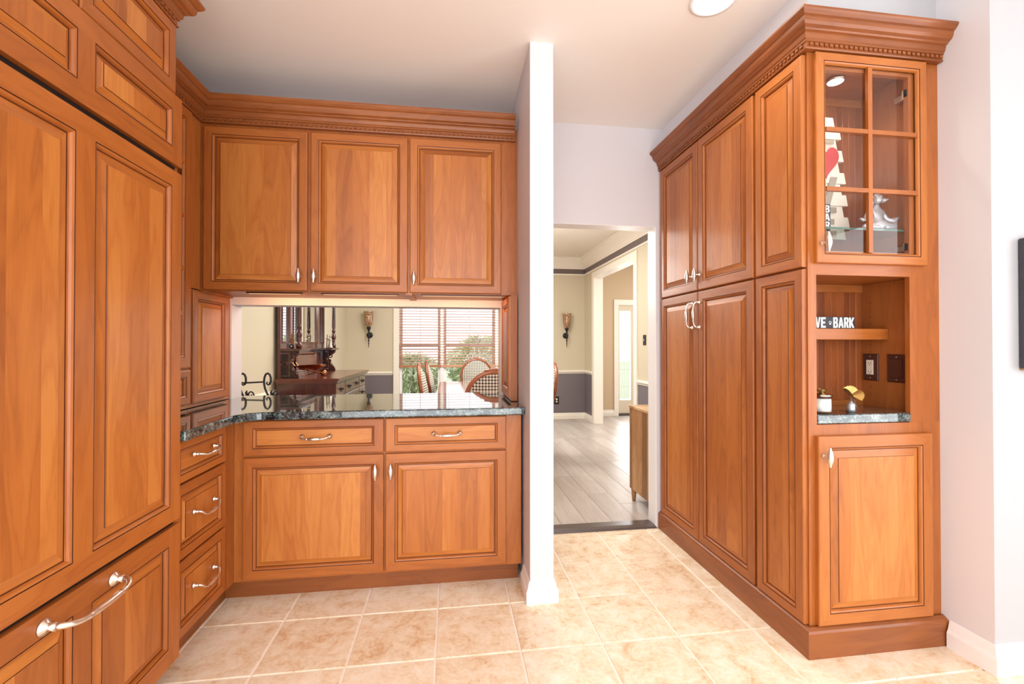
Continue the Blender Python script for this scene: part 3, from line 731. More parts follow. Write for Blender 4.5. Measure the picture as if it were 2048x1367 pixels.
m.prism(Fs, [(pc[0]+.005*math.cos(a)*(1.1 if math.sin(a) < 0 else .8), pc[1]-.003+.0042*math.sin(a)) for a in [i*pi/5 for i in range(10)]], 0, .0008)
for dx, dz in ((-.0062, .003), (-.0022, .0072), (.0026, .0072), (.0064, .003)):
    m.prism(Fs, [(pc[0]+dx+.0016*math.cos(a), pc[1]+dz+.0022*math.sin(a)) for a in [i*pi/4 for i in range(8)]], 0, .0008)
m.build('paw_print', M_slet, t, weld=False)
def leaf(m, base, d, L, W, up=Z, mat=0, n=8, curl=.25):
    d = V(d).normalized(); s = d.cross(V(up)).normalized(); w_ = s.cross(d)
    prev = None
    for i in range(n+1):
        f = i/n; wd2 = W*math.sin(pi*min(1, f*.92+.08))**.7*(1+.16*(i % 2)); c = V(base)+d*L*f+w_*curl*L*f*f
        row = [c-s*wd2+w_*wd2*.25, c, c+s*wd2+w_*wd2*.25]
        if prev:
            for k in range(2):
                q = [prev[k], prev[k+1], row[k+1], row[k]]; m.face(q, None, mat, True); m.face([p-w_*.0012 for p in q][::-1], None, mat, True)
        prev = row
cx, cy = 2.588, -.115
t = thing('candle', 'white candle in a clear glass jar with a chrome lid, gilded leaves on top', 'candle', (cx, cy, .945))
MB().lathe((cx, cy, .9455), Z, [(.0335, .006), (.0335, .058)], 28).build('wax', M_wax, t)
MB().lathe((cx, cy, .9455), Z, [(.0, 0), (.036, 0), (.0372, .003), (.0372, .066), (.0352, .066), (.0352, .005)], 28, cap=False).build('glass_jar', M_glass, t)
MB().lathe((cx, cy, 1.0115), Z, [(.0378, 0), (.0378, .008), (.030, .010), (.01, .013), (.006, .018), (0, .019)], 28).build('lid', M_seatgray, t)
m = MB(); R2 = random.Random(3)
for k in range(6):
    a = k*1.05; leaf(m, (cx, cy, 1.026), (math.cos(a), math.sin(a), .35), .030, .010)
m.build('gilded_leaves', M_gold, t, weld=False)
cx, cy = 2.715, -.125
t = thing('bud_vase', 'tiny silver bud vase holding a gilded ginkgo leaf sprig, on granite shelf', 'vase', (cx, cy, .945))
MB().lathe((cx, cy, .9455), Z, [(.0, 0), (.0150, .0), (.0152, .012), (.0150, .030), (.012, .037), (.006, .041), (.005, .046), (.0035, .046)], 24, cap=False).build('vase_body', M_silver, t)
m = MB().tube([(cx, cy, .985), (cx+.002, cy, 1.0), (cx+.001, cy, 1.015)], .003, 6).tube([(cx+.001, cy, 1.016), (cx+.012, cy, 1.000), (cx+.024, cy+.004, .978), (cx+.033, cy+.008, .964), (cx+.036, cy+.008, .955)], [.003, .0035, .003, .0045, .002], 6)
m.build('twig', M_bark, t, weld=False)
m = MB()
def fan(c, axis, up, r0):
    axis = V(axis).normalized(); up = V(up).normalized(); s = axis.cross(up)
    prev = None; n = 22
    for i in range(n+1):
        a = -1.25+2.5*i/n; r = r0*(1+.11*(i % 2)); p = V(c)+(axis*math.cos(a)+s*math.sin(a))*r+up*r*.28*math.cos(a*1.4)
        if prev:
            q = [V(c), prev, p]; m.face(q, None, 0, True); m.face([x-up*.0015 for x in q][::-1], None, 0, True)
        prev = p
fan((cx-.002, cy+.004, 1.016), (-.6, -.35, .30), (.2, -.6, .8), .034)
fan((cx+.004, cy+.006, 1.016), (.5, .3, .7), (.0, -.8, .6), .034)
fan((cx+.004, cy, 1.013), (1, -.1, .25), (0, -.5, .85), .038)
m.build('ginkgo_leaves', M_gold, t, weld=False)

# --- things behind the glass door (standing on the glass shelf)
SZ = 1.7052
t = thing('slat_tree', 'white slatted wooden tree with a red heart and gray letters on glass shelf', 'decoration', (2.75, .05, SZ))
tx, ty = 2.752, .045
sh = .0505; zz = SZ; N = 11
wid = [.108, .122, .098, .113, .088, .103, .077, .092, .066, .080, .054]
for i in range(N):
    z0 = SZ+i*sh; w0 = wid[i]; proud = .006 if i % 2 else 0
    MB().prism(Fr((tx, ty, 0), X, -Y), [(-w0, z0), (w0, z0), (w0-.010, z0+sh-.001), (-w0+.010, z0+sh-.001)], -.008, .004+proud, 0, 0).build('slat', M_slat, t)
Fh = Fr((tx, ty-.0115, 0), X, -Y)
hz = SZ+.355
hp = [(.060*math.sin(a)**3*1.05, hz+.005*(13*math.cos(a)-5*math.cos(2*a)-2*math.cos(3*a)-math.cos(4*a))) for a in [i*2*pi/40 for i in range(40)]]
MB().prism(Fh, hp, 0, .004).build('heart', M_heart, t)
LM = [M_gletter, M_slat]
letters(t, LM, Fh, 'V', -.055, SZ+.155, .11, .125, 0, th=.004)
letters(t, LM, Fh, 'E', -.060, SZ+.012, .115, .13, 0, th=.004); letters(t, LM, Fh, 'L', -.038, SZ+.43, .08, .10, 0, th=.004)
t = thing('letter_sign', 'narrow black upright sign with stacked white letters, behind the glass door knob', 'sign', (2.632, -.1, SZ))
MB().box((2.616, -.100, SZ), (2.648, -.085, SZ+.108)).build('block', M_sblack, t)
letters(t, [M_slet, M_sblack], Fr((0, -.100, 0), X, -Y), 'BAR', 2.619, SZ+.074, .026, .030, 0, gap=.14, vert=True)

def skinned(name, pts, edges, rad, m, parent, sub=2, root=0):
    pw = WM[parent]; inv = pw.inverted()
    me = bpy.data.meshes.new(name); me.from_pydata([inv @ V(p) for p in pts], edges, [])
    o = bpy.data.objects.new(name, me); col.objects.link(o); o.parent = parent
    o.modifiers.new('skin', 'SKIN'); sk = me.skin_vertices
    if not len(sk): sk.new() if hasattr(sk, 'new') else None
    for i, r in enumerate(rad):
        r = r if isinstance(r, tuple) else (r, r)
        me.skin_vertices[0].data[i].radius = r
    me.skin_vertices[0].data[root].use_root = True
    s = o.modifiers.new('sub', 'SUBSURF'); s.levels = sub; s.render_levels = sub
    me.materials.append(m); WM[o] = pw
    dg = bpy.context.evaluated_depsgraph_get(); ev = o.evaluated_get(dg); nm = bpy.data.meshes.new_from_object(ev)
    o.modifiers.clear(); o.data = nm
    nm.polygons.foreach_set('use_smooth', [True]*len(nm.polygons))
    return o
def with_skin(name, pts, edges, rad, m, parent, sub=2, root=0):
    # a bmesh skin layer is needed before the modifier can read radii
    import bmesh
    pw = WM[parent]; inv = pw.inverted()
    me = bpy.data.meshes.new(name); bm = bmesh.new(); lay = bm.verts.layers.skin.verify()
    vv = [bm.verts.new(inv @ V(p)) for p in pts]
    for i, r in enumerate(rad): vv[i][lay].radius = (r, r)
    vv[root][lay].use_root = True
    for a, b in edges: bm.edges.new((vv[a], vv[b]))
    bm.to_mesh(me); bm.free()
    o = bpy.data.objects.new(name, me); col.objects.link(o); o.parent = parent
    o.modifiers.new('skin', 'SKIN'); s = o.modifiers.new('sub', 'SUBSURF'); s.levels = sub; s.render_levels = sub
    bpy.context.view_layer.update()
    dg = bpy.context.evaluated_depsgraph_get(); nm = bpy.data.meshes.new_from_object(o.evaluated_get(dg))
    o.modifiers.clear(); o.data = nm; nm.materials.clear(); nm.materials.append(m)
    nm.polygons.foreach_set('use_smooth', [True]*len(nm.polygons)); WM[o] = pw
    return o
gx, gy, gz = 2.864, -.098, SZ
t = thing('seated_figurine', 'silver figurine of a curly-headed animal sitting cross-legged with arms spread', 'figurine', (gx, gy, gz))
P = [(gx, gy, gz+.026), (gx, gy, gz+.055), (gx, gy, gz+.086), (gx, gy, gz+.106), (gx+.002, gy-.004, gz+.120),
     (gx-.028, gy, gz+.084), (gx-.050, gy-.010, gz+.056), (gx-.076, gy-.03, gz+.042), (gx-.094, gy-.036, gz+.050),
     (gx+.028, gy, gz+.084), (gx+.048, gy-.010, gz+.054), (gx+.076, gy-.03, gz+.044), (gx+.098, gy-.036, gz+.060),
     (gx-.04, gy-.03, gz+.018), (gx-.080, gy-.035, gz+.016), (gx-.01, gy-.06, gz+.012),
     (gx+.04, gy-.03, gz+.018), (gx+.080, gy-.035, gz+.016), (gx+.01, gy-.066, gz+.012)]
E_ = [(0, 1), (1, 2), (2, 3), (3, 4), (2, 5), (5, 6), (6, 7), (7, 8), (2, 9), (9, 10), (10, 11), (11, 12), (0, 13), (13, 14), (14, 15), (0, 16), (16, 17), (17, 18)]
rad = [.029, .026, .024, .014, .014, .014, .011, .0085, .006, .014, .011, .0085, .006, .016, .013, .008, .016, .013, .008]
P = [(x, gy+(y-gy)*.55, z) for x, y, z in P]
with_skin('body', P, E_, rad, M_silver, t)
hd = MB().ball((gx+.002, gy-.006, gz+.136), (.021, .021, .021), 16, 12).ball((gx+.015, gy-.022, gz+.128), (.012, .014, .010), 12, 8).ball((gx+.023, gy-.033, gz+.130), .004, 8, 6)
hd.ball((gx-.021, gy-.002, gz+.122), (.006, .010, .015), 10, 8).ball((gx+.019, gy+.010, gz+.122), (.006, .009, .014), 10, 8)
hb = hd.build('head', M_silver, t, weld=False)
m = MB(); R3 = random.Random(5)
for k in range(26):
    a = R3.random()*2*pi; e = .25+R3.random()*1.2
    m.ball((gx+.002+.018*math.cos(a)*math.cos(e), gy-.004+.018*math.sin(a)*math.cos(e), gz+.138+.018*math.sin(e)), .0058, 8, 6)
m.build('curls', M_silver, hb, weld=False)

# picture at the right edge
t = thing('wall_canvas', 'black stretched canvas hanging on the wall at the right edge of view', 'picture', (3.5, -.38, 1.13))
MB().box((3.195, -.400, 1.135), (3.80, -.362, 1.625)).build('canvas', M_black, t, bevel=.003)
MB().box((3.198, -.392, 1.128), (3.797, -.364, 1.1349), 'x').build('stretcher', M_acacia, t)

# ------------------------------------------------------------------ dining room
sub = struct('floor', MB().box((XL-.1, 1.075, -.12), (5.4, 5.8, -.004)), M_dark)
pc_ = {}; pw_ = .182; k = 0
R4 = random.Random(11)
x = XL
while x < 5.38:
    y = (1.195 if x < XD+.05 else 2.5) ; yend = YF if x < XD-.05 else 5.70
    first = R4.choice((.35, .60, .85, 1.10))
    while y < yend-.02:
        L = min(first or 1.22, yend-y); first = None
        key = round(L, 3)
        if key not in pc_:
            F = Fr((0, 0, -.006), X, Z, -Y)
            xa, xb, ya, yb = x+.0008, x+pw_-.0008, y+.0008, y+L-.0008
            b = MB(); lp = [(xa, xb, -yb, -ya, .0), (xa, xb, -yb, -ya, .0055), (xa+.0012, xb-.0012, -yb+.0012, -ya-.0012, .0075)]
            # grain along y: uv u = y
            C = [[(l[0], l[2], l[4]), (l[1], l[2], l[4]), (l[1], l[3], l[4]), (l[0], l[3], l[4])] for l in lp]
            for q in range(2):
                for i in range(4):
                    j = (i+1) % 4; cs = (C[q][i], C[q][j], C[q+1][j], C[q+1][i]); b.face([F.p(*c) for c in cs], [(c[1], c[0]) for c in cs])
            b.face([F.p(*c) for c in C[2]], [(c[1], c[0]) for c in C[2]])
            pc_[key] = b.build('plank', M_lvp, sub)
        else:
            o = pc_[key].copy(); col.objects.link(o); o.parent = sub
            o.location = V((x+pw_/2, y+L/2, pc_[key].location.z+sub.location.z)) - sub.location
        y += L
    x += pw_
struct('ceiling', MB().box((XL-.1, YB2, CZ), (5.5, 5.9, CZ+.1)), M_dceil)
def dwall(lo, hi):
    """painted wall in bands: grey dado, cream field, dark band below the crown"""
    b = MB()
    for z0, z1, m in ((0, .775, 1), (.775, 2.42, 0), (2.42, 2.50, 2), (2.50, CZ, 0)):
        if z0 < hi[2] and z1 > lo[2]:
            b.box((lo[0], lo[1], max(z0, lo[2])), (hi[0], hi[1], min(z1, hi[2])), mat=m)
    return b
DW = [M_cream, M_gray, M_band]
struct('wall_far_left', dwall((XL-.1, YB2, 0), (XL, YF+.15, CZ)), DW, weld=False)
WX0, WX1, WZ0, WZ1 = .245, 2.535, .34, 2.35
b = MB()
for lo, hi in (((XL, YF, 0), (WX0, YF+.15, CZ)), ((WX1, YF, 0), (XD, YF+.15, CZ)), ((WX0, YF, 0), (WX1, YF+.15, WZ0)), ((WX0, YF, WZ1), (WX1, YF+.15, CZ))):
    q = dwall(lo, hi); n0 = len(b.v); b.v += q.v; b.f += [tuple(i+n0 for i in f) for f in q.f]; b.uv += q.uv; b.m += q.m; b.sm += q.sm
struct('wall_far', b, DW, weld=False)
OY0, OY1, OZ = 3.44, 5.0, 2.295
b = MB()
for lo, hi in (((XD, YB2, 0), (XD+.115, OY0, CZ)), ((XD, OY1, 0), (XD+.115, YF, CZ)), ((XD, OY0, OZ), (XD+.115, OY1, CZ))):
    q = dwall(lo, hi); n0 = len(b.v); b.v += q.v; b.f += [tuple(i+n0 for i in f) for f in q.f]; b.uv += q.uv; b.m += q.m; b.sm += q.sm
struct('wall_far_right', b, DW, weld=False)
# cased opening to the foyer
c = MB()
for y0, y1 in ((OY0-.085, OY0+.012), (OY1-.012, OY1+.085)):
    c.box((XD-.018, y0, 0), (XD, y1, OZ+.075)).box((XD+.115, y0, 0), (XD+.133, y1, OZ+.075))
c.box((XD-.018, OY0+.012, OZ-.012), (XD, OY1-.012, OZ+.075)).box((XD+.115, OY0+.012, OZ-.012), (XD+.133, OY1-.012, OZ+.075))
c.box((XD, OY0, 0), (XD+.115, OY0+.012, OZ)).box((XD, OY1-.012, 0), (XD+.115, OY1, OZ)).box((XD, OY0, OZ-.012), (XD+.115, OY1, OZ))
struct('trim_3', c, M_creamtrim, weld=False)
DCR = [(0, 2.50), (.012, 2.50), (.014, 2.515), (.022, 2.52), (.03, 2.535), (.06, 2.58), (.085, 2.62), (.10, 2.635), (.10, 2.655), (.11, 2.66), (.11, CZ), (0, CZ)]
struct('trim_4', MB().sweep([(XL, YB2), (XL, YF), (XD, YF), (XD, YB2)], DCR), M_creamtrim)
struct('trim_5', MB().sweep([(XL, YB2), (XL, YF), (XD, YF), (XD, YB2)], [(0, 2.395), (.008, 2.395), (.016, 2.402), (.016, 2.415), (.010, 2.42), (0, 2.42)]), M_creamtrim)
RL = [(0, .755), (.008, .755), (.012, .768), (.022, .778), (.030, .785), (.030, .797), (.016, .805), (0, .81)]
n = 6
for path in ([(XL, YB2), (XL, YF), (WX0-.09, YF)], [(WX1+.09, YF), (XD, YF), (XD, OY1+.085)], [(XD, OY0-.085), (XD, YB2)]):
    struct('trim_%d' % n, MB().sweep(path, RL), M_creamtrim); n += 1
for nm, path in (('baseboard_far_left', [(XL, YB2), (XL, YF), (WX0-.09, YF)]), ('baseboard_far', [(WX0-.09, YF), (XD, YF), (XD, OY1+.085)]), ('baseboard_far_right', [(XD, OY0-.085), (XD, YB2)])):
    struct(nm, MB().sweep(path, [(o*.8, z*.95) for o, z in BBP]), M_creamtrim)

# triple window
wn = struct('window_1', MB().box((WX0-.075, YF-.02, WZ0-.06), (WX0+.01, YF+.02, WZ1+.09)).box((WX1-.01, YF-.02, WZ0-.06), (WX1+.075, YF+.02, WZ1+.09)).box((WX0, YF-.02, WZ1), (WX1, YF+.02, WZ1+.09)).box((WX0-.1, YF-.06, WZ0-.03), (WX1+.1, YF+.05, WZ0)), M_creamtrim, weld=False)
sashes = ((.255, .905), (.955, 1.79), (1.84, 2.525))
m = MB()
for xm in (.93, 1.815): m.box((xm-.03, YF+.005, WZ0), (xm+.03, YF+.09, WZ1))
m.build('mullion', M_white, wn, weld=False)
for x0, x1 in sashes:
    for z0, z1 in ((WZ0, 1.245), (1.20, WZ1)):
        dy = .05 if z0 < 1 else .085
        f = MB().box((x0, YF+dy, z0), (x0+.042, YF+dy+.03, z1)).box((x1-.042, YF+dy, z0), (x1, YF+dy+.03, z1)).box((x0+.042, YF+dy, z0), (x1-.042, YF+dy+.03, z0+.045)).box((x0+.042, YF+dy, z1-.04), (x1-.042, YF+dy+.03, z1)).build('sash', M_white, wn, weld=False)
        MB().box((x0+.042, YF+dy+.012, z0+.045), (x1-.042, YF+dy+.016, z1-.04)).build('pane', M_glass, f)
# wooden blinds
def blind(x0, x1, label):
    t = thing('window_blind', label, 'blind', ((x0+x1)/2, YF+.02, .875), 'wooden blinds on the dining room window')
    MB().box((x0, YF-.012, .872), (x1, YF+.04, .912), 'x').build('bottom_rail', M_blind, t, bevel=.004)
    MB().box((x0, YF-.015, 2.29), (x1, YF+.04, 2.345), 'x').build('headrail', M_blind, t)
    sl = None; z = .945
    while z < 2.28:
        if sl is None:
            F = Fr((x0, YF+.012, z), X, V((0, -math.cos(.30), -math.sin(.30))), V((0, -math.sin(.30), math.cos(.30))))
            sl = MB().fbox(F, .003, x1-x0-.003, -.0014, .0014, -.024, .024, 'a').build('slat', M_blind, t)
        else:
            c = sl.copy(); col.objects.link(c); c.parent = t; c.location = sl.location+V((0, 0, z-.945))
        z += .0435
    n = 3
    for i in range(n):
        xx = x0+.06+(x1-x0-.12)*i/(n-1)
        m = MB()
        for dy in (-.015, .038): m.box((xx-.0015, YF+dy, .89), (xx+.0015, YF+dy+.001, 2.3))
        m.build('ladder_cord', M_blind, t, weld=False)
    m = MB().box((x0+.10, YF-.018, 1.0), (x0+.103, YF-.016, 2.28)); m.lathe((x0+.1015, YF-.017, .98), Z, [(.003, 0), (.006, .01), (.002, .03)], 8); m.build('pull_cord', M_blind, t, weld=False)
blind(.250, .925, 'wooden venetian blind on left window sash, behind the side chairs')
blind(.935, 1.810, 'wooden venetian blind on the wider window sash beside the left one')
blind(1.820, 2.530, 'wooden venetian blind on the window sash hidden behind the wall end')

# foyer
struct('wall_foyer', MB().box((XD+.115, 5.72, 0), (3.885, 5.85, CZ)).box((4.62, 5.72, 0), (5.5, 5.85, CZ)).box((3.885, 5.72, 2.03), (4.62, 5.85, CZ)), M_tan, weld=False)
struct('wall_foyer_left', MB().box((XD, YF, 0), (XD+.115, 5.85, CZ)), M_tan)
w = MB().box((5.4, 2.4, 0), (5.5, 3.0, CZ)).box((5.4, 5.4, 0), (5.5, 5.85, CZ)).box((5.4, 3.0, 2.5), (5.5, 5.4, CZ)).box((5.4, 3.0, 0), (5.5, 5.4, .3))
struct('wall_foyer_right', w, M_tan, weld=False)
struct('wall_foyer_near', MB().box((XD+.115, 2.4, 0), (5.5, 2.5, CZ)), M_tan)
struct('baseboard_foyer', MB().sweep([(XD+.115, OY1+.09), (XD+.115, 5.72), (3.885, 5.72)], BBP), M_creamtrim)
struct('trim_9', MB().box((3.885, 5.70, 0), (3.962, 5.74, 1.93)).box((4.56, 5.70, 0), (4.64, 5.74, 1.93)).box((3.885, 5.70, 1.93), (4.64, 5.74, 2.02)), M_creamtrim, weld=False)
dn = struct('door_1', MB().box((3.962, 5.735, .04), (3.995, 5.775, 1.93)).box((4.195, 5.735, .04), (4.56, 5.775, 1.93)).box((3.995, 5.735, .04), (4.195, 5.775, .27)).box((3.995, 5.735, 1.825), (4.195, 5.775, 1.93)), M_beige, weld=False)
MB().box((3.995, 5.752, .27), (4.195, 5.758, 1.825)).build('pane', M_glass, dn)
m = MB()
for k in range(3): m.box((4.025+k*.045, 5.749, .27), (4.029+k*.045, 5.751, 1.825))
for z in (.5, .8, 1.05, 1.3, 1.6): m.box((3.995, 5.749, z), (4.195, 5.751, z+.004))
m.build('leading', M_pewter, dn, weld=False)
MB().box((3.962, 5.70, 0), (4.56, 5.77, .04)).build('threshold', M_thresh, dn)

# light switch, outlet on dining walls
t = thing('wall_switch', 'dark bronze toggle switch plate on cream wall right of the foyer opening', 'switch', (XD, 3.17, 1.28))
Fd = Fr((XD, 0, 0), -Y, -X)
MB().rings(Fd, [(-3.208, -3.128, 1.225, 1.345, 0), (-3.208, -3.128, 1.225, 1.345, .003), (-3.204, -3.132, 1.229, 1.341, .006)], [0, 0], 0).build('plate', M_iron, t)
MB().fbox(Fd, -3.172, -3.164, 1.277, 1.295, .006, .016).build('toggle', M_ivory, t)
t = thing('wall_outlet', 'dark outlet plate with two white receptacles low on the gray wall', 'outlet', (2.815, YF, .31))
Fe = Fr((0, YF, 0), X, -Y)
MB().rings(Fe, [(2.775, 2.855, .245, .375, 0), (2.775, 2.855, .245, .375, .003), (2.779, 2.851, .249, .371, .006)], [0, 0], 0).build('plate', M_iron, t)
for z in (.29, .33): MB().lathe((2.815, YF-.006, z), -Y, [(.016, 0), (.015, .003)], 14).build('receptacle', M_ivory, t)

# sconces
def sconce(x, label):
    t = thing('wall_sconce', label, 'sconce', (x, YF-.08, 1.19), 'amber glass sconces on the far dining wall')
    y = YF-.085
    MB().lathe((x, y, 1.505), Z, [(.012, 0), (.036, .01), (.055, .04), (.062, .09), (.066, .17), (.072, .228), (.086, .245), (.083, .245), (.068, .225), (.062, .17), (.057, .09), (.05, .045), (.0, .02)], 28, cap=False).build('shade', M_amber, t)
    MB().lathe((x, y, 1.19), Z, [(.002, 0), (.006, .02), (.004, .04), (.009, .06), (.006, .085), (.012, .11), (.008, .13), (.018, .16), (.022, .185), (.014, .21), (.012, .25), (.018, .275), (.030, .295), (.034, .315), (.02, .32)], 16).build('stem', M_iron, t)
    MB().lathe((x, YF, 1.385), -Y, [(.048, 0), (.046, .012), (.03, .02), (.012, .03), (.010, .085)], 20).build('back_plate', M_iron, t)
sconce(-.195, 'amber glass wall sconce left of the window, seen through the pass-through')
sconce(2.968, 'amber glass wall sconce on the cream wall, seen through the doorway')

# console by the doorway
t = thing('console', 'low acacia wood console standing just inside the dining room doorway', 'console', (2.9, 1.42, 0))
MB().box((2.48, 1.215, .095), (3.26, 1.635, .728)).build('carcass', M_acacia, t, weld=False, bevel=.002)
MB().box((2.475, 1.212, .728), (3.265, 1.642, .748), 'x').build('top', M_acacia, t, bevel=.002)
for x, y in ((2.50, 1.60), (2.50, 1.25), (3.23, 1.60), (3.23, 1.25)):
    MB().lathe((x, y, .095), -Z, [(.022, 0), (.013, .095)], 12).build('leg', M_acacia, t)

# iron rack
t = thing('iron_rack', 'black wrought iron rack with two scrolled uprights and crossbar behind the counter', 'rack', (-.26, 1.5, 0))
def flat(m, pts, w_=.022, th=.007):
    m.tube(pts, [.0075]*len(pts), 8)
for x0 in (-.345, -.185):
    Q = [(.006, .972), (.000, .960), (.010, .951), (.021, .957), (.028, .978), (.027, 1.002), (.020, 1.022), (.007, 1.031), (-.005, 1.024), (-.013, 1.005), (-.016, .980), (-.015, .955), (-.009, .925), (.004, .893), (.020, .860), (.032, .82), (.034, .77), (.015, .5), (.006, .2), (-.012, .0)]
    m = MB().tube([V((x0+q[0], 1.5, q[1])) for q in Q], [.0055]*3+[.0072]*17, 8)
    for q in (1, 4, 9): pass
    m.build('upright', M_iron, t)
    s = MB(); c = V((x0+.058, 1.5, .885)); pts = [c+V((.020*(1-k/16)*math.cos(k*.55)-.0, 0, .024*(1-k/20)*math.sin(k*.55))) for k in range(13)]
    s.tube(pts[::-1]+[V((x0+.085, 1.5, .86)), V((x0+.06, 1.5, .80)), V((x0+.03, 1.5, .76))], .005, 8)
    s.tube([V((x0+.034, 1.5, .915)), V((x0+.03, 1.5, .90)), V((x0+.035, 1.5, .87)), V((x0+.028, 1.5, .80))], [.003, .009, .007, .005], 8); s.build('scroll', M_iron, t, weld=False)
MB().tube([(-.335, 1.5, .966), (-.196, 1.5, .972)], .0055, 8).build('crossbar', M_iron, t)
MB().tube([(-.332, 1.5, .35), (-.172, 1.5, .35)], .0055, 8).build('crossbar', M_iron, t)
for x0 in (-.335, -.175): MB().tube([(x0-.02, 1.36, .008), (x0-.02, 1.5, .03), (x0-.02, 1.64, .008)], .008, 8).build('foot', M_iron, t)

# sideboard with mirrored back
HX0, HX1, HY0, HY1, HZ = XL+.03, .0, 2.60, 4.10, .915
t = thing('sideboard', 'dark mahogany sideboard with mirrored back, turned columns and small drawers', 'sideboard', (-.25, 3.35, 0))
MB().box((HX0, HY0, .08), (HX1-.02, HY1, HZ-.045)).build('body', M_mahog, t)
MB().box((HX0, HY0+.03, 0), (HX1-.05, HY1-.03, .08)).build('base', M_mahog, t)
MB().box((HX0, HY0-.03, HZ-.024), (HX1+.035, HY1+.03, HZ), 'y').box((HX0, HY0-.018, HZ-.045), (HX1+.02, HY1+.018, HZ-.024), 'y').build('top', M_mahog, t, weld=False, bevel=.006, seg=2)
FH = Fr((HX1-.02, 0, 0), Y, X)
yy = [HY0+.02, HY0+.40, HY0+1.10, HY1-.02]
for z0, z1 in ((.735, .862), (.60, .725), (.44, .59), (.12, .43)):
    for a0, a1 in zip(yy, yy[1:]):
        d = MB().rings(FH, [(a0+.006, a1-.006, z0, z1, 0), (a0+.006, a1-.006, z0, z1, .016), (a0+.012, a1-.012, z0+.006, z1-.006, .02)], [0, 0], 0).build('drawer', M_mahog, t)
        ks = [(a0+a1)/2] if a1-a0 < .5 else [a0+.16, a1-.16]
        for kk in ks:
            m = MB().lathe(FH.p(kk, (z0+z1)/2, .02), X, [(.024, 0), (.022, .003), (.010, .006), (.006, .012), (.011, .02), (.009, .027), (0, .029)], 14)
            m.tube([FH.p(kk-.022, (z0+z1)/2+.002, .024), FH.p(kk-.018, (z0+z1)/2-.022, .03), FH.p(kk, (z0+z1)/2-.03, .032), FH.p(kk+.018, (z0+z1)/2-.022, .03), FH.p(kk+.022, (z0+z1)/2+.002, .024)], .0025, 6)
            m.build('knob', M_iron, d, weld=False)
# mirrored back
panes = ((2.67, 2.845), (2.975, 3.105), (3.205, 3.775), (3.905, 4.035))
BX0, BX1 = HX0, -.505
b = MB(); ed = [HY0+.02]
for p in panes: ed += list(p)
ed.append(HY1-.02)
for k in range(0, len(ed), 2): b.box((BX0, ed[k], HZ), (BX1+.012, ed[k+1], 2.25))
for a0, a1 in panes: b.box((BX0, a0, HZ), (BX1, a1, 1.255)).box((BX0, a0, 2.15), (BX1, a1, 2.25)).box((BX0, a0, 1.255), (BX0+.01, a1, 2.15))
b.build('back', M_mahog, t, weld=False)
for a0, a1 in panes:
    MB().box((BX0+.01, a0, 1.255), (BX1-.002, a1, 2.15)).build('mirror', M_mirror, t)
    MB().rings(Fr((BX1, 0, 0), Y, X), [(a0-.012, a1+.012, 1.243, 2.162, .0), (a0-.012, a1+.012, 1.243, 2.162, .02), (a0+.006, a1-.006, 1.261, 2.144, .002)], [0, 0]).build('mirror_frame', M_mahog, t)
Fm = Fr((BX1, 0, 0), Y, X)
MB().rings(Fm, [(3.02, 3.72, .955, 1.15, .012), (3.02, 3.72, .955, 1.15, .022), (3.035, 3.705, .97, 1.135, .02), (3.05, 3.69, .985, 1.12, .010)], [0, 0, 0], 0).build('back_panel', M_mahog, t)
for y0, y1 in ((HY0+.03, HY0+.34), (HY1-.34, HY1-.03)):
    MB().box((BX0, y0, 1.178), (-.315, y1, 1.192), 'y').box((BX0, y0, 1.168), (-.33, y1, 1.178), 'y').build('shelf', M_mahog, t, weld=False, bevel=.003)
MB().box((BX0, HY0+.34, 1.178), (-.45, HY1-.34, 1.192), 'y').build('shelf', M_mahog, t)
MB().box((BX0, HY0, 2.25), (-.30, HY1, 2.30), 'y').build('top_shelf', M_mahog, t, bevel=.008)
prof = [(BX0, HZ), (-.345, HZ), (-.352, .95), (-.37, .975), (-.40, .99), (-.41, 1.01), (-.395, 1.03), (-.40, 1.05), (-.425, 1.06), (-.43, 1.08), (-.405, 1.095), (-.375, 1.115), (-.350, 1.135), (-.342, 1.168), (BX0, 1.168)]
for y0 in (HY0+.06, HY1-.09):
    br = MB().prism(Fr((0, y0, 0), X, -Y), prof, -.022, 0).build('bracket', M_mahdk, t)
    Fp = Fr((0, y0, 0), X, -Y)
    f = MB().rings(Fp, [(BX0+.012, BX0+.10, .93, 1.155, 0), (BX0+.012, BX0+.10, .93, 1.155, .006), (BX0+.026, BX0+.086, .944, 1.141, .006), (BX0+.026, BX0+.086, .944, 1.141, .0)], [0, 0, 0])
    for cx_, cz_, r_ in ((BX0+.055, 1.045, .024), (BX0+.115, 1.10, .026), (BX0+.115, .985, .026), (BX0+.145, 1.14, .016), (BX0+.15, .945, .016)):
        pts = [Fp.p(cx_+r_*math.cos(a), cz_+r_*math.sin(a), .003) for a in [i*2*pi/18 for i in range(19)]]; f.tube(pts, .007, 6)
    f.build('fretwork', M_mahog, br, weld=False)
SP = [(.026, 0), (.026, .05), (.018, .055), (.016, .07), (.020, .08), (.016, .09), (.026, .12), (.028, .14), (.022, .165), (.014, .18), (.020, .195), (.024, .205), (.018, .22), (.018, .24), (.021, .26), (.019, .50), (.018, .70), (.024, .72), (.018, .74), (.026, .80), (.018, .86), (.022, .90), (.026, .95), (.026, 1.058)]
for y0 in (HY0+.12, HY1-.11):
    MB().lathe((-.36, y0, 1.192), Z, SP, 18).build('column', M_mahog, t)
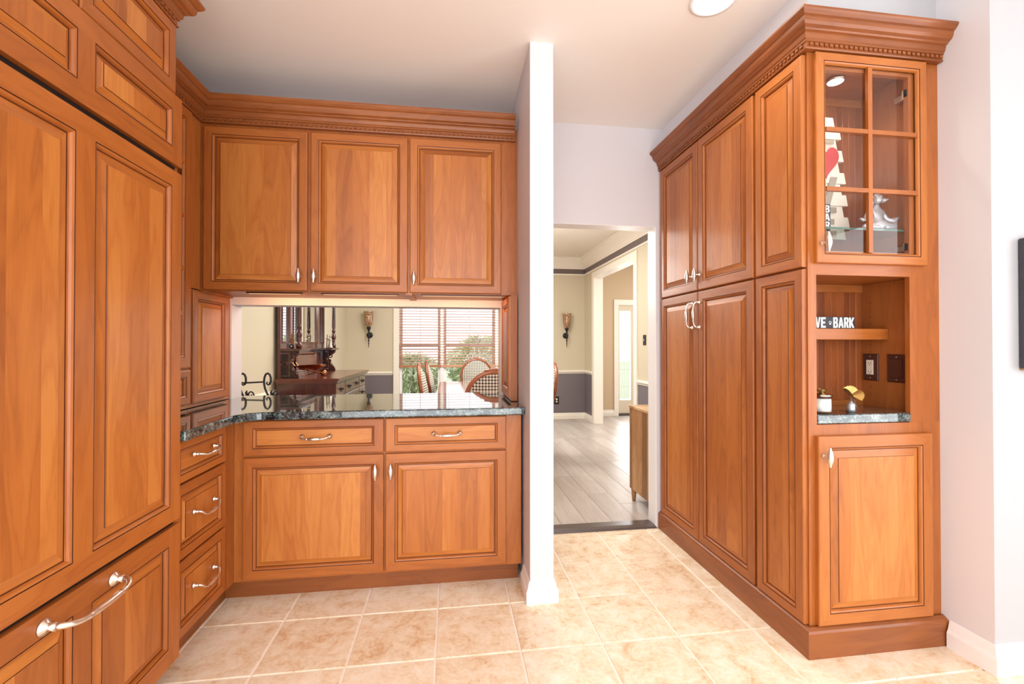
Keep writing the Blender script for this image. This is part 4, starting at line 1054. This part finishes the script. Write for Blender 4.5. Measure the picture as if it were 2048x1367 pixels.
# things on the sideboard
t = thing('copper_planter', 'small polished copper wheelbarrow planter on top of the mahogany sideboard', 'planter', (-.33, 2.98, HZ))
bx, by = -.315, 2.975
m = MB(); N = 14; prev = None
for i in range(N+1):
    f = i/N; x = bx-.125+.235*f; w_ = .055*(.55+.6*f) if f < .93 else .045; dz = .055*math.sin(pi*min(1, f*.8+.16))**.6; zc = HZ+.105+.012*f
    row = [V((x+.02*f*abs(math.sin(a)), by+w_*math.cos(a), zc-dz*math.sin(a))) for a in [pi*k/10 for k in range(11)]]
    if prev:
        for k in range(10):
            q = [prev[k], row[k], row[k+1], prev[k+1]]; m.face(q, None, 0, True); m.face([p+V((0, 0, .003)) for p in q][::-1], None, 0, True)
    prev = row
m.face(prev, None, 0); m.build('basin', M_copper, t, weld=False)
m = MB()
for s in (-1, 1):
    m.tube([(bx-.175, by+s*.045, HZ+.135), (bx-.15, by+s*.045, HZ+.10), (bx-.10, by+s*.04, HZ+.085), (bx, by+s*.03, HZ+.06), (bx+.11, by+s*.014, HZ+.032)], .0055, 8)
    m.tube([(bx-.055, by+s*.04, HZ+.075), (bx-.05, by+s*.045, HZ+.004)], .0035, 6).tube([(bx-.05, by+s*.045, HZ+.006), (bx+.05, by+s*.025, HZ+.048)], .003, 6)
m.build('handles', M_copper, t, weld=False)
MB().lathe((bx+.108, by-.008, HZ+.032), Y, [(.008, 0), (.031, .002), (.031, .014), (.008, .016)], 24).build('wheel', M_copper, t)
t = thing('couple_statuette', 'pale pewter statuette of an embracing couple on the far sideboard shelf', 'figurine', (-.40, 3.9, 1.192))
for dx, h_, nm in ((-.018, .165, 'figure'), (.014, .150, 'figure')):
    x0 = -.385+dx; y0 = 3.88; z0 = 1.1925
    sk = .018 if dx < 0 else .030
    MB().lathe((x0, y0, z0), Z, [(sk, 0), (sk*.95, .01), (.015, h_*.38), (.012, h_*.52), (.016, h_*.68), (.015, h_*.76), (.006, h_*.80), (.006, h_*.83), (.0115, h_*.88), (.0115, h_*.94), (.006, h_*.99), (0, h_)], 14).build(nm, M_pewter, t)
MB().tube([(-.398, 3.862, 1.31), (-.385, 3.855, 1.29), (-.368, 3.862, 1.30)], .005, 8).build('arm', M_pewter, t)
t = thing('brown_figurine', 'small brown figurine with round black ornament on the near sideboard shelf', 'figurine', (-.43, 2.72, 1.192))
MB().lathe((-.425, 2.73, 1.1925), Z, [(.016, 0), (.018, .01), (.014, .05), (.018, .08), (.014, .105), (.006, .112), (.012, .122), (.011, .135), (0, .145)], 14).build('figure', M_brown, t)
MB().lathe((-.425, 2.712, 1.214), -Y, [(.022, 0), (.022, .006), (.017, .010), (0, .011)], 20).build('black_disc', M_sblack, t)
MB().lathe((-.425, 2.7009, 1.214), -Y, [(.007, 0), (.006, .001)], 12).build('white_dot', M_white, t)

# dining table and chairs
t = thing('dining_table', 'long polished wood dining table reflecting the window', 'table', (1.42, 3.2, 0))
tp = []
for cx_, cy_, a0 in ((1.92-.12, 4.18-.12, 0), (.92+.12, 4.18-.12, pi/2), (.92+.12, 2.2+.12, pi), (1.92-.12, 2.2+.12, 1.5*pi)):
    tp += [(cx_+.12*math.cos(a0+i*pi/12), cy_+.12*math.sin(a0+i*pi/12)) for i in range(7)]
MB().prism(Fr((0, 0, 0), X, Z, Y), tp, .722, .75).build('tabletop', M_table, t, bevel=.006, seg=2)
MB().box((1.02, 2.3, .64), (1.82, 4.08, .722), 'y').build('apron', M_fruit, t)
for y in (2.62, 3.76):
    MB().lathe((1.42, y, .06), Z, [(.05, 0), (.06, .04), (.045, .08), (.075, .30), (.085, .42), (.06, .50), (.09, .56), (.09, .58)], 18).build('pedestal', M_fruit, t)
    MB().prism(Fr((0, y+.04, 0), X, -Y), [(1.16, 0), (1.22, 0), (1.26, .03), (1.58, .03), (1.62, 0), (1.68, 0), (1.66, .05), (1.5, .09), (1.34, .09), (1.18, .05)], 0, .08).build('foot', M_fruit, t, bevel=.006)
def chair_proto():
    """oval-back chair at the origin, sitter faces +y"""
    t = thing('dining_chair', '', 'chair', (0, 0, 0), 'oval-back houndstooth dining chairs')
    tilt = .16
    Bx, Bn, Bb = X, V((0, -math.cos(tilt), -math.sin(tilt)))*-1, V((0, -math.sin(tilt), math.cos(tilt)))
    F = Fr((0, -.20, .78), X, V((0, -math.cos(tilt), -math.sin(tilt))), Bb)
    pts = []; rad = []
    for i in range(41):
        a = i*2*pi/40 + pi/2
        pts.append(F.p(.222*math.cos(a), .238*math.sin(a), 0)); rad.append(.019)
    m = MB().tube(pts, rad, 10, cap=False)
    m.ball(F.p(0, .252, 0), (.045, .016, .018), 12, 8); m.ball(F.p(-.05, .247, 0), (.03, .013, .012), 10, 6); m.ball(F.p(.05, .247, 0), (.03, .013, .012), 10, 6)
    m.build('back_frame', M_fruit, t, weld=False)
    c = MB()
    for sg in (-1, 1):
        for i in range(6):
            for k in range(32):
                def P(i, k):
                    r = i/6; a = 2*pi*k/32
                    return (.212*r*math.cos(a), .228*r*math.sin(a), sg*(.010+(.045 if sg < 0 else .022)*(1-r*r)))
                q = [P(i, k), P(i+1, k), P(i+1, k+1), P(i, k+1)]
                if sg < 0: q = q[::-1]
                c.face([F.p(*p) for p in q], [(p[0], p[1]) for p in q], 0, True)
    c.build('back_cushion', M_hound, t, weld=False)
    s = MB(); sp = [(-.24, .24), (-.20, -.20), (.20, -.20), (.24, .24)]
    Fz = Fr((0, 0, 0), X, Z, Y)
    s.prism(Fz, [(.25*math.copysign(abs(math.cos(a))**.6, math.cos(a))*(1+.1*math.sin(a)), .23*math.copysign(abs(math.sin(a))**.6, math.sin(a))+.03) for a in [i*2*pi/28 for i in range(28)]], .43, .49)
    s.build('seat', M_hound, t, bevel=.02, seg=3)
    MB().prism(Fz, [(.24*math.copysign(abs(math.cos(a))**.6, math.cos(a))*(1+.1*math.sin(a)), .22*math.copysign(abs(math.sin(a))**.6, math.sin(a))+.03) for a in [i*2*pi/28 for i in range(28)]], .365, .43).build('seat_rail', M_fruit, t)
    for x, y in ((-.2, .21), (.2, .21), (-.17, -.15), (.17, -.15)):
        MB().lathe((x, y, 0), Z, [(.014, 0), (.018, .04), (.014, .06), (.024, .28), (.028, .33), (.022, .345), (.028, .37)], 12).build('leg', M_fruit, t)
    for x in (-.10, .10):
        MB().tube([(x, -.16, .42), F.p(x*1.0, -.215, 0)], .016, 8).build('back_post', M_fruit, t)
    return t
ch = chair_proto()
ch.location = (1.405, 1.95, 0); ch.rotation_euler = (0, 0, 0)
ch['label'] = 'oval-back houndstooth chair nearest the counter, its back turned to view'
dup(ch, (1.445, 4.63, 0), pi, 'oval-back houndstooth chair at the far table end by the window')
dup(ch, (.98, 2.95, 0), -pi/2, 'houndstooth chair seen edge-on left of table, the nearer of two')
dup(ch, (1.01, 3.85, 0), -pi/2, 'houndstooth chair seen edge-on left of table, farther one by the window')
dup(ch, (1.935, 2.95, 0), pi/2, 'houndstooth chair on right side of table, glimpsed through the doorway')

# ------------------------------------------------------------------ outdoors
struct('ground', MB().box((-14, 5.9, -.45), (18, 40, -.30)), M_grass)
o = MB().box((2.9, 5.95, -.305), (6.5, 8.6, -.06)).build('porch', M_patio); tag(o, 'pale concrete porch slab outside the front door glass', 'porch')
o = MB().box((-6, 6.9, -.305), (2.8, 9.2, -.28)).build('garden_path', M_patio); tag(o, 'pale concrete path outside the dining room window', 'path')
def shrub(x, y, h, r, n, seed, label):
    t = thing('shrub', label, 'shrub', (x, y, -.3), 'shrubs outside the dining room window')
    rr = random.Random(seed)
    MB().tube([(x, y, -.3), (x, y, h*.6)], [.05, .02], 6).build('trunk', M_bark, t)
    m = MB()
    for k in range(n):
        f = rr.random(); zc = -.2+(h+.2)*f; rad = r*(max(0, 1-(2*f-.75)**2*.62))**.5*(.35+.65*rr.random()**.6)*(.86+.14*math.sin(9*f+seed)); a = rr.random()*2*pi
        c = V((x+rad*math.cos(a), y+rad*math.sin(a), zc)); s = .07+.07*rr.random()
        d = V((math.cos(a)*.6, math.sin(a)*.6, rr.uniform(-.9, .5))).normalized(); w_ = d.orthogonal().normalized()
        m.face([c-w_*s*.3, c+d*s-w_*s*.1, c+d*s*1.7, c+d*s*.8+w_*s*.35], None, 0)
    m.build('foliage', M_leaf, t, weld=False, kind='stuff')
shrub(.05, 10.9, .95, .8, 3200, 1, 'pale green shrub outside, behind the edge-on chairs')
shrub(1.85, 10.7, 1.45, .95, 4200, 2, 'broad pale green shrub outside, between table and far chair')
shrub(3.85, 10.9, 1.7, .85, 3200, 3, 'taller green shrub outside, behind the far chair')
shrub(-1.9, 13.5, 1.1, .7, 2000, 4, 'distant low shrub outside at the left window edge')
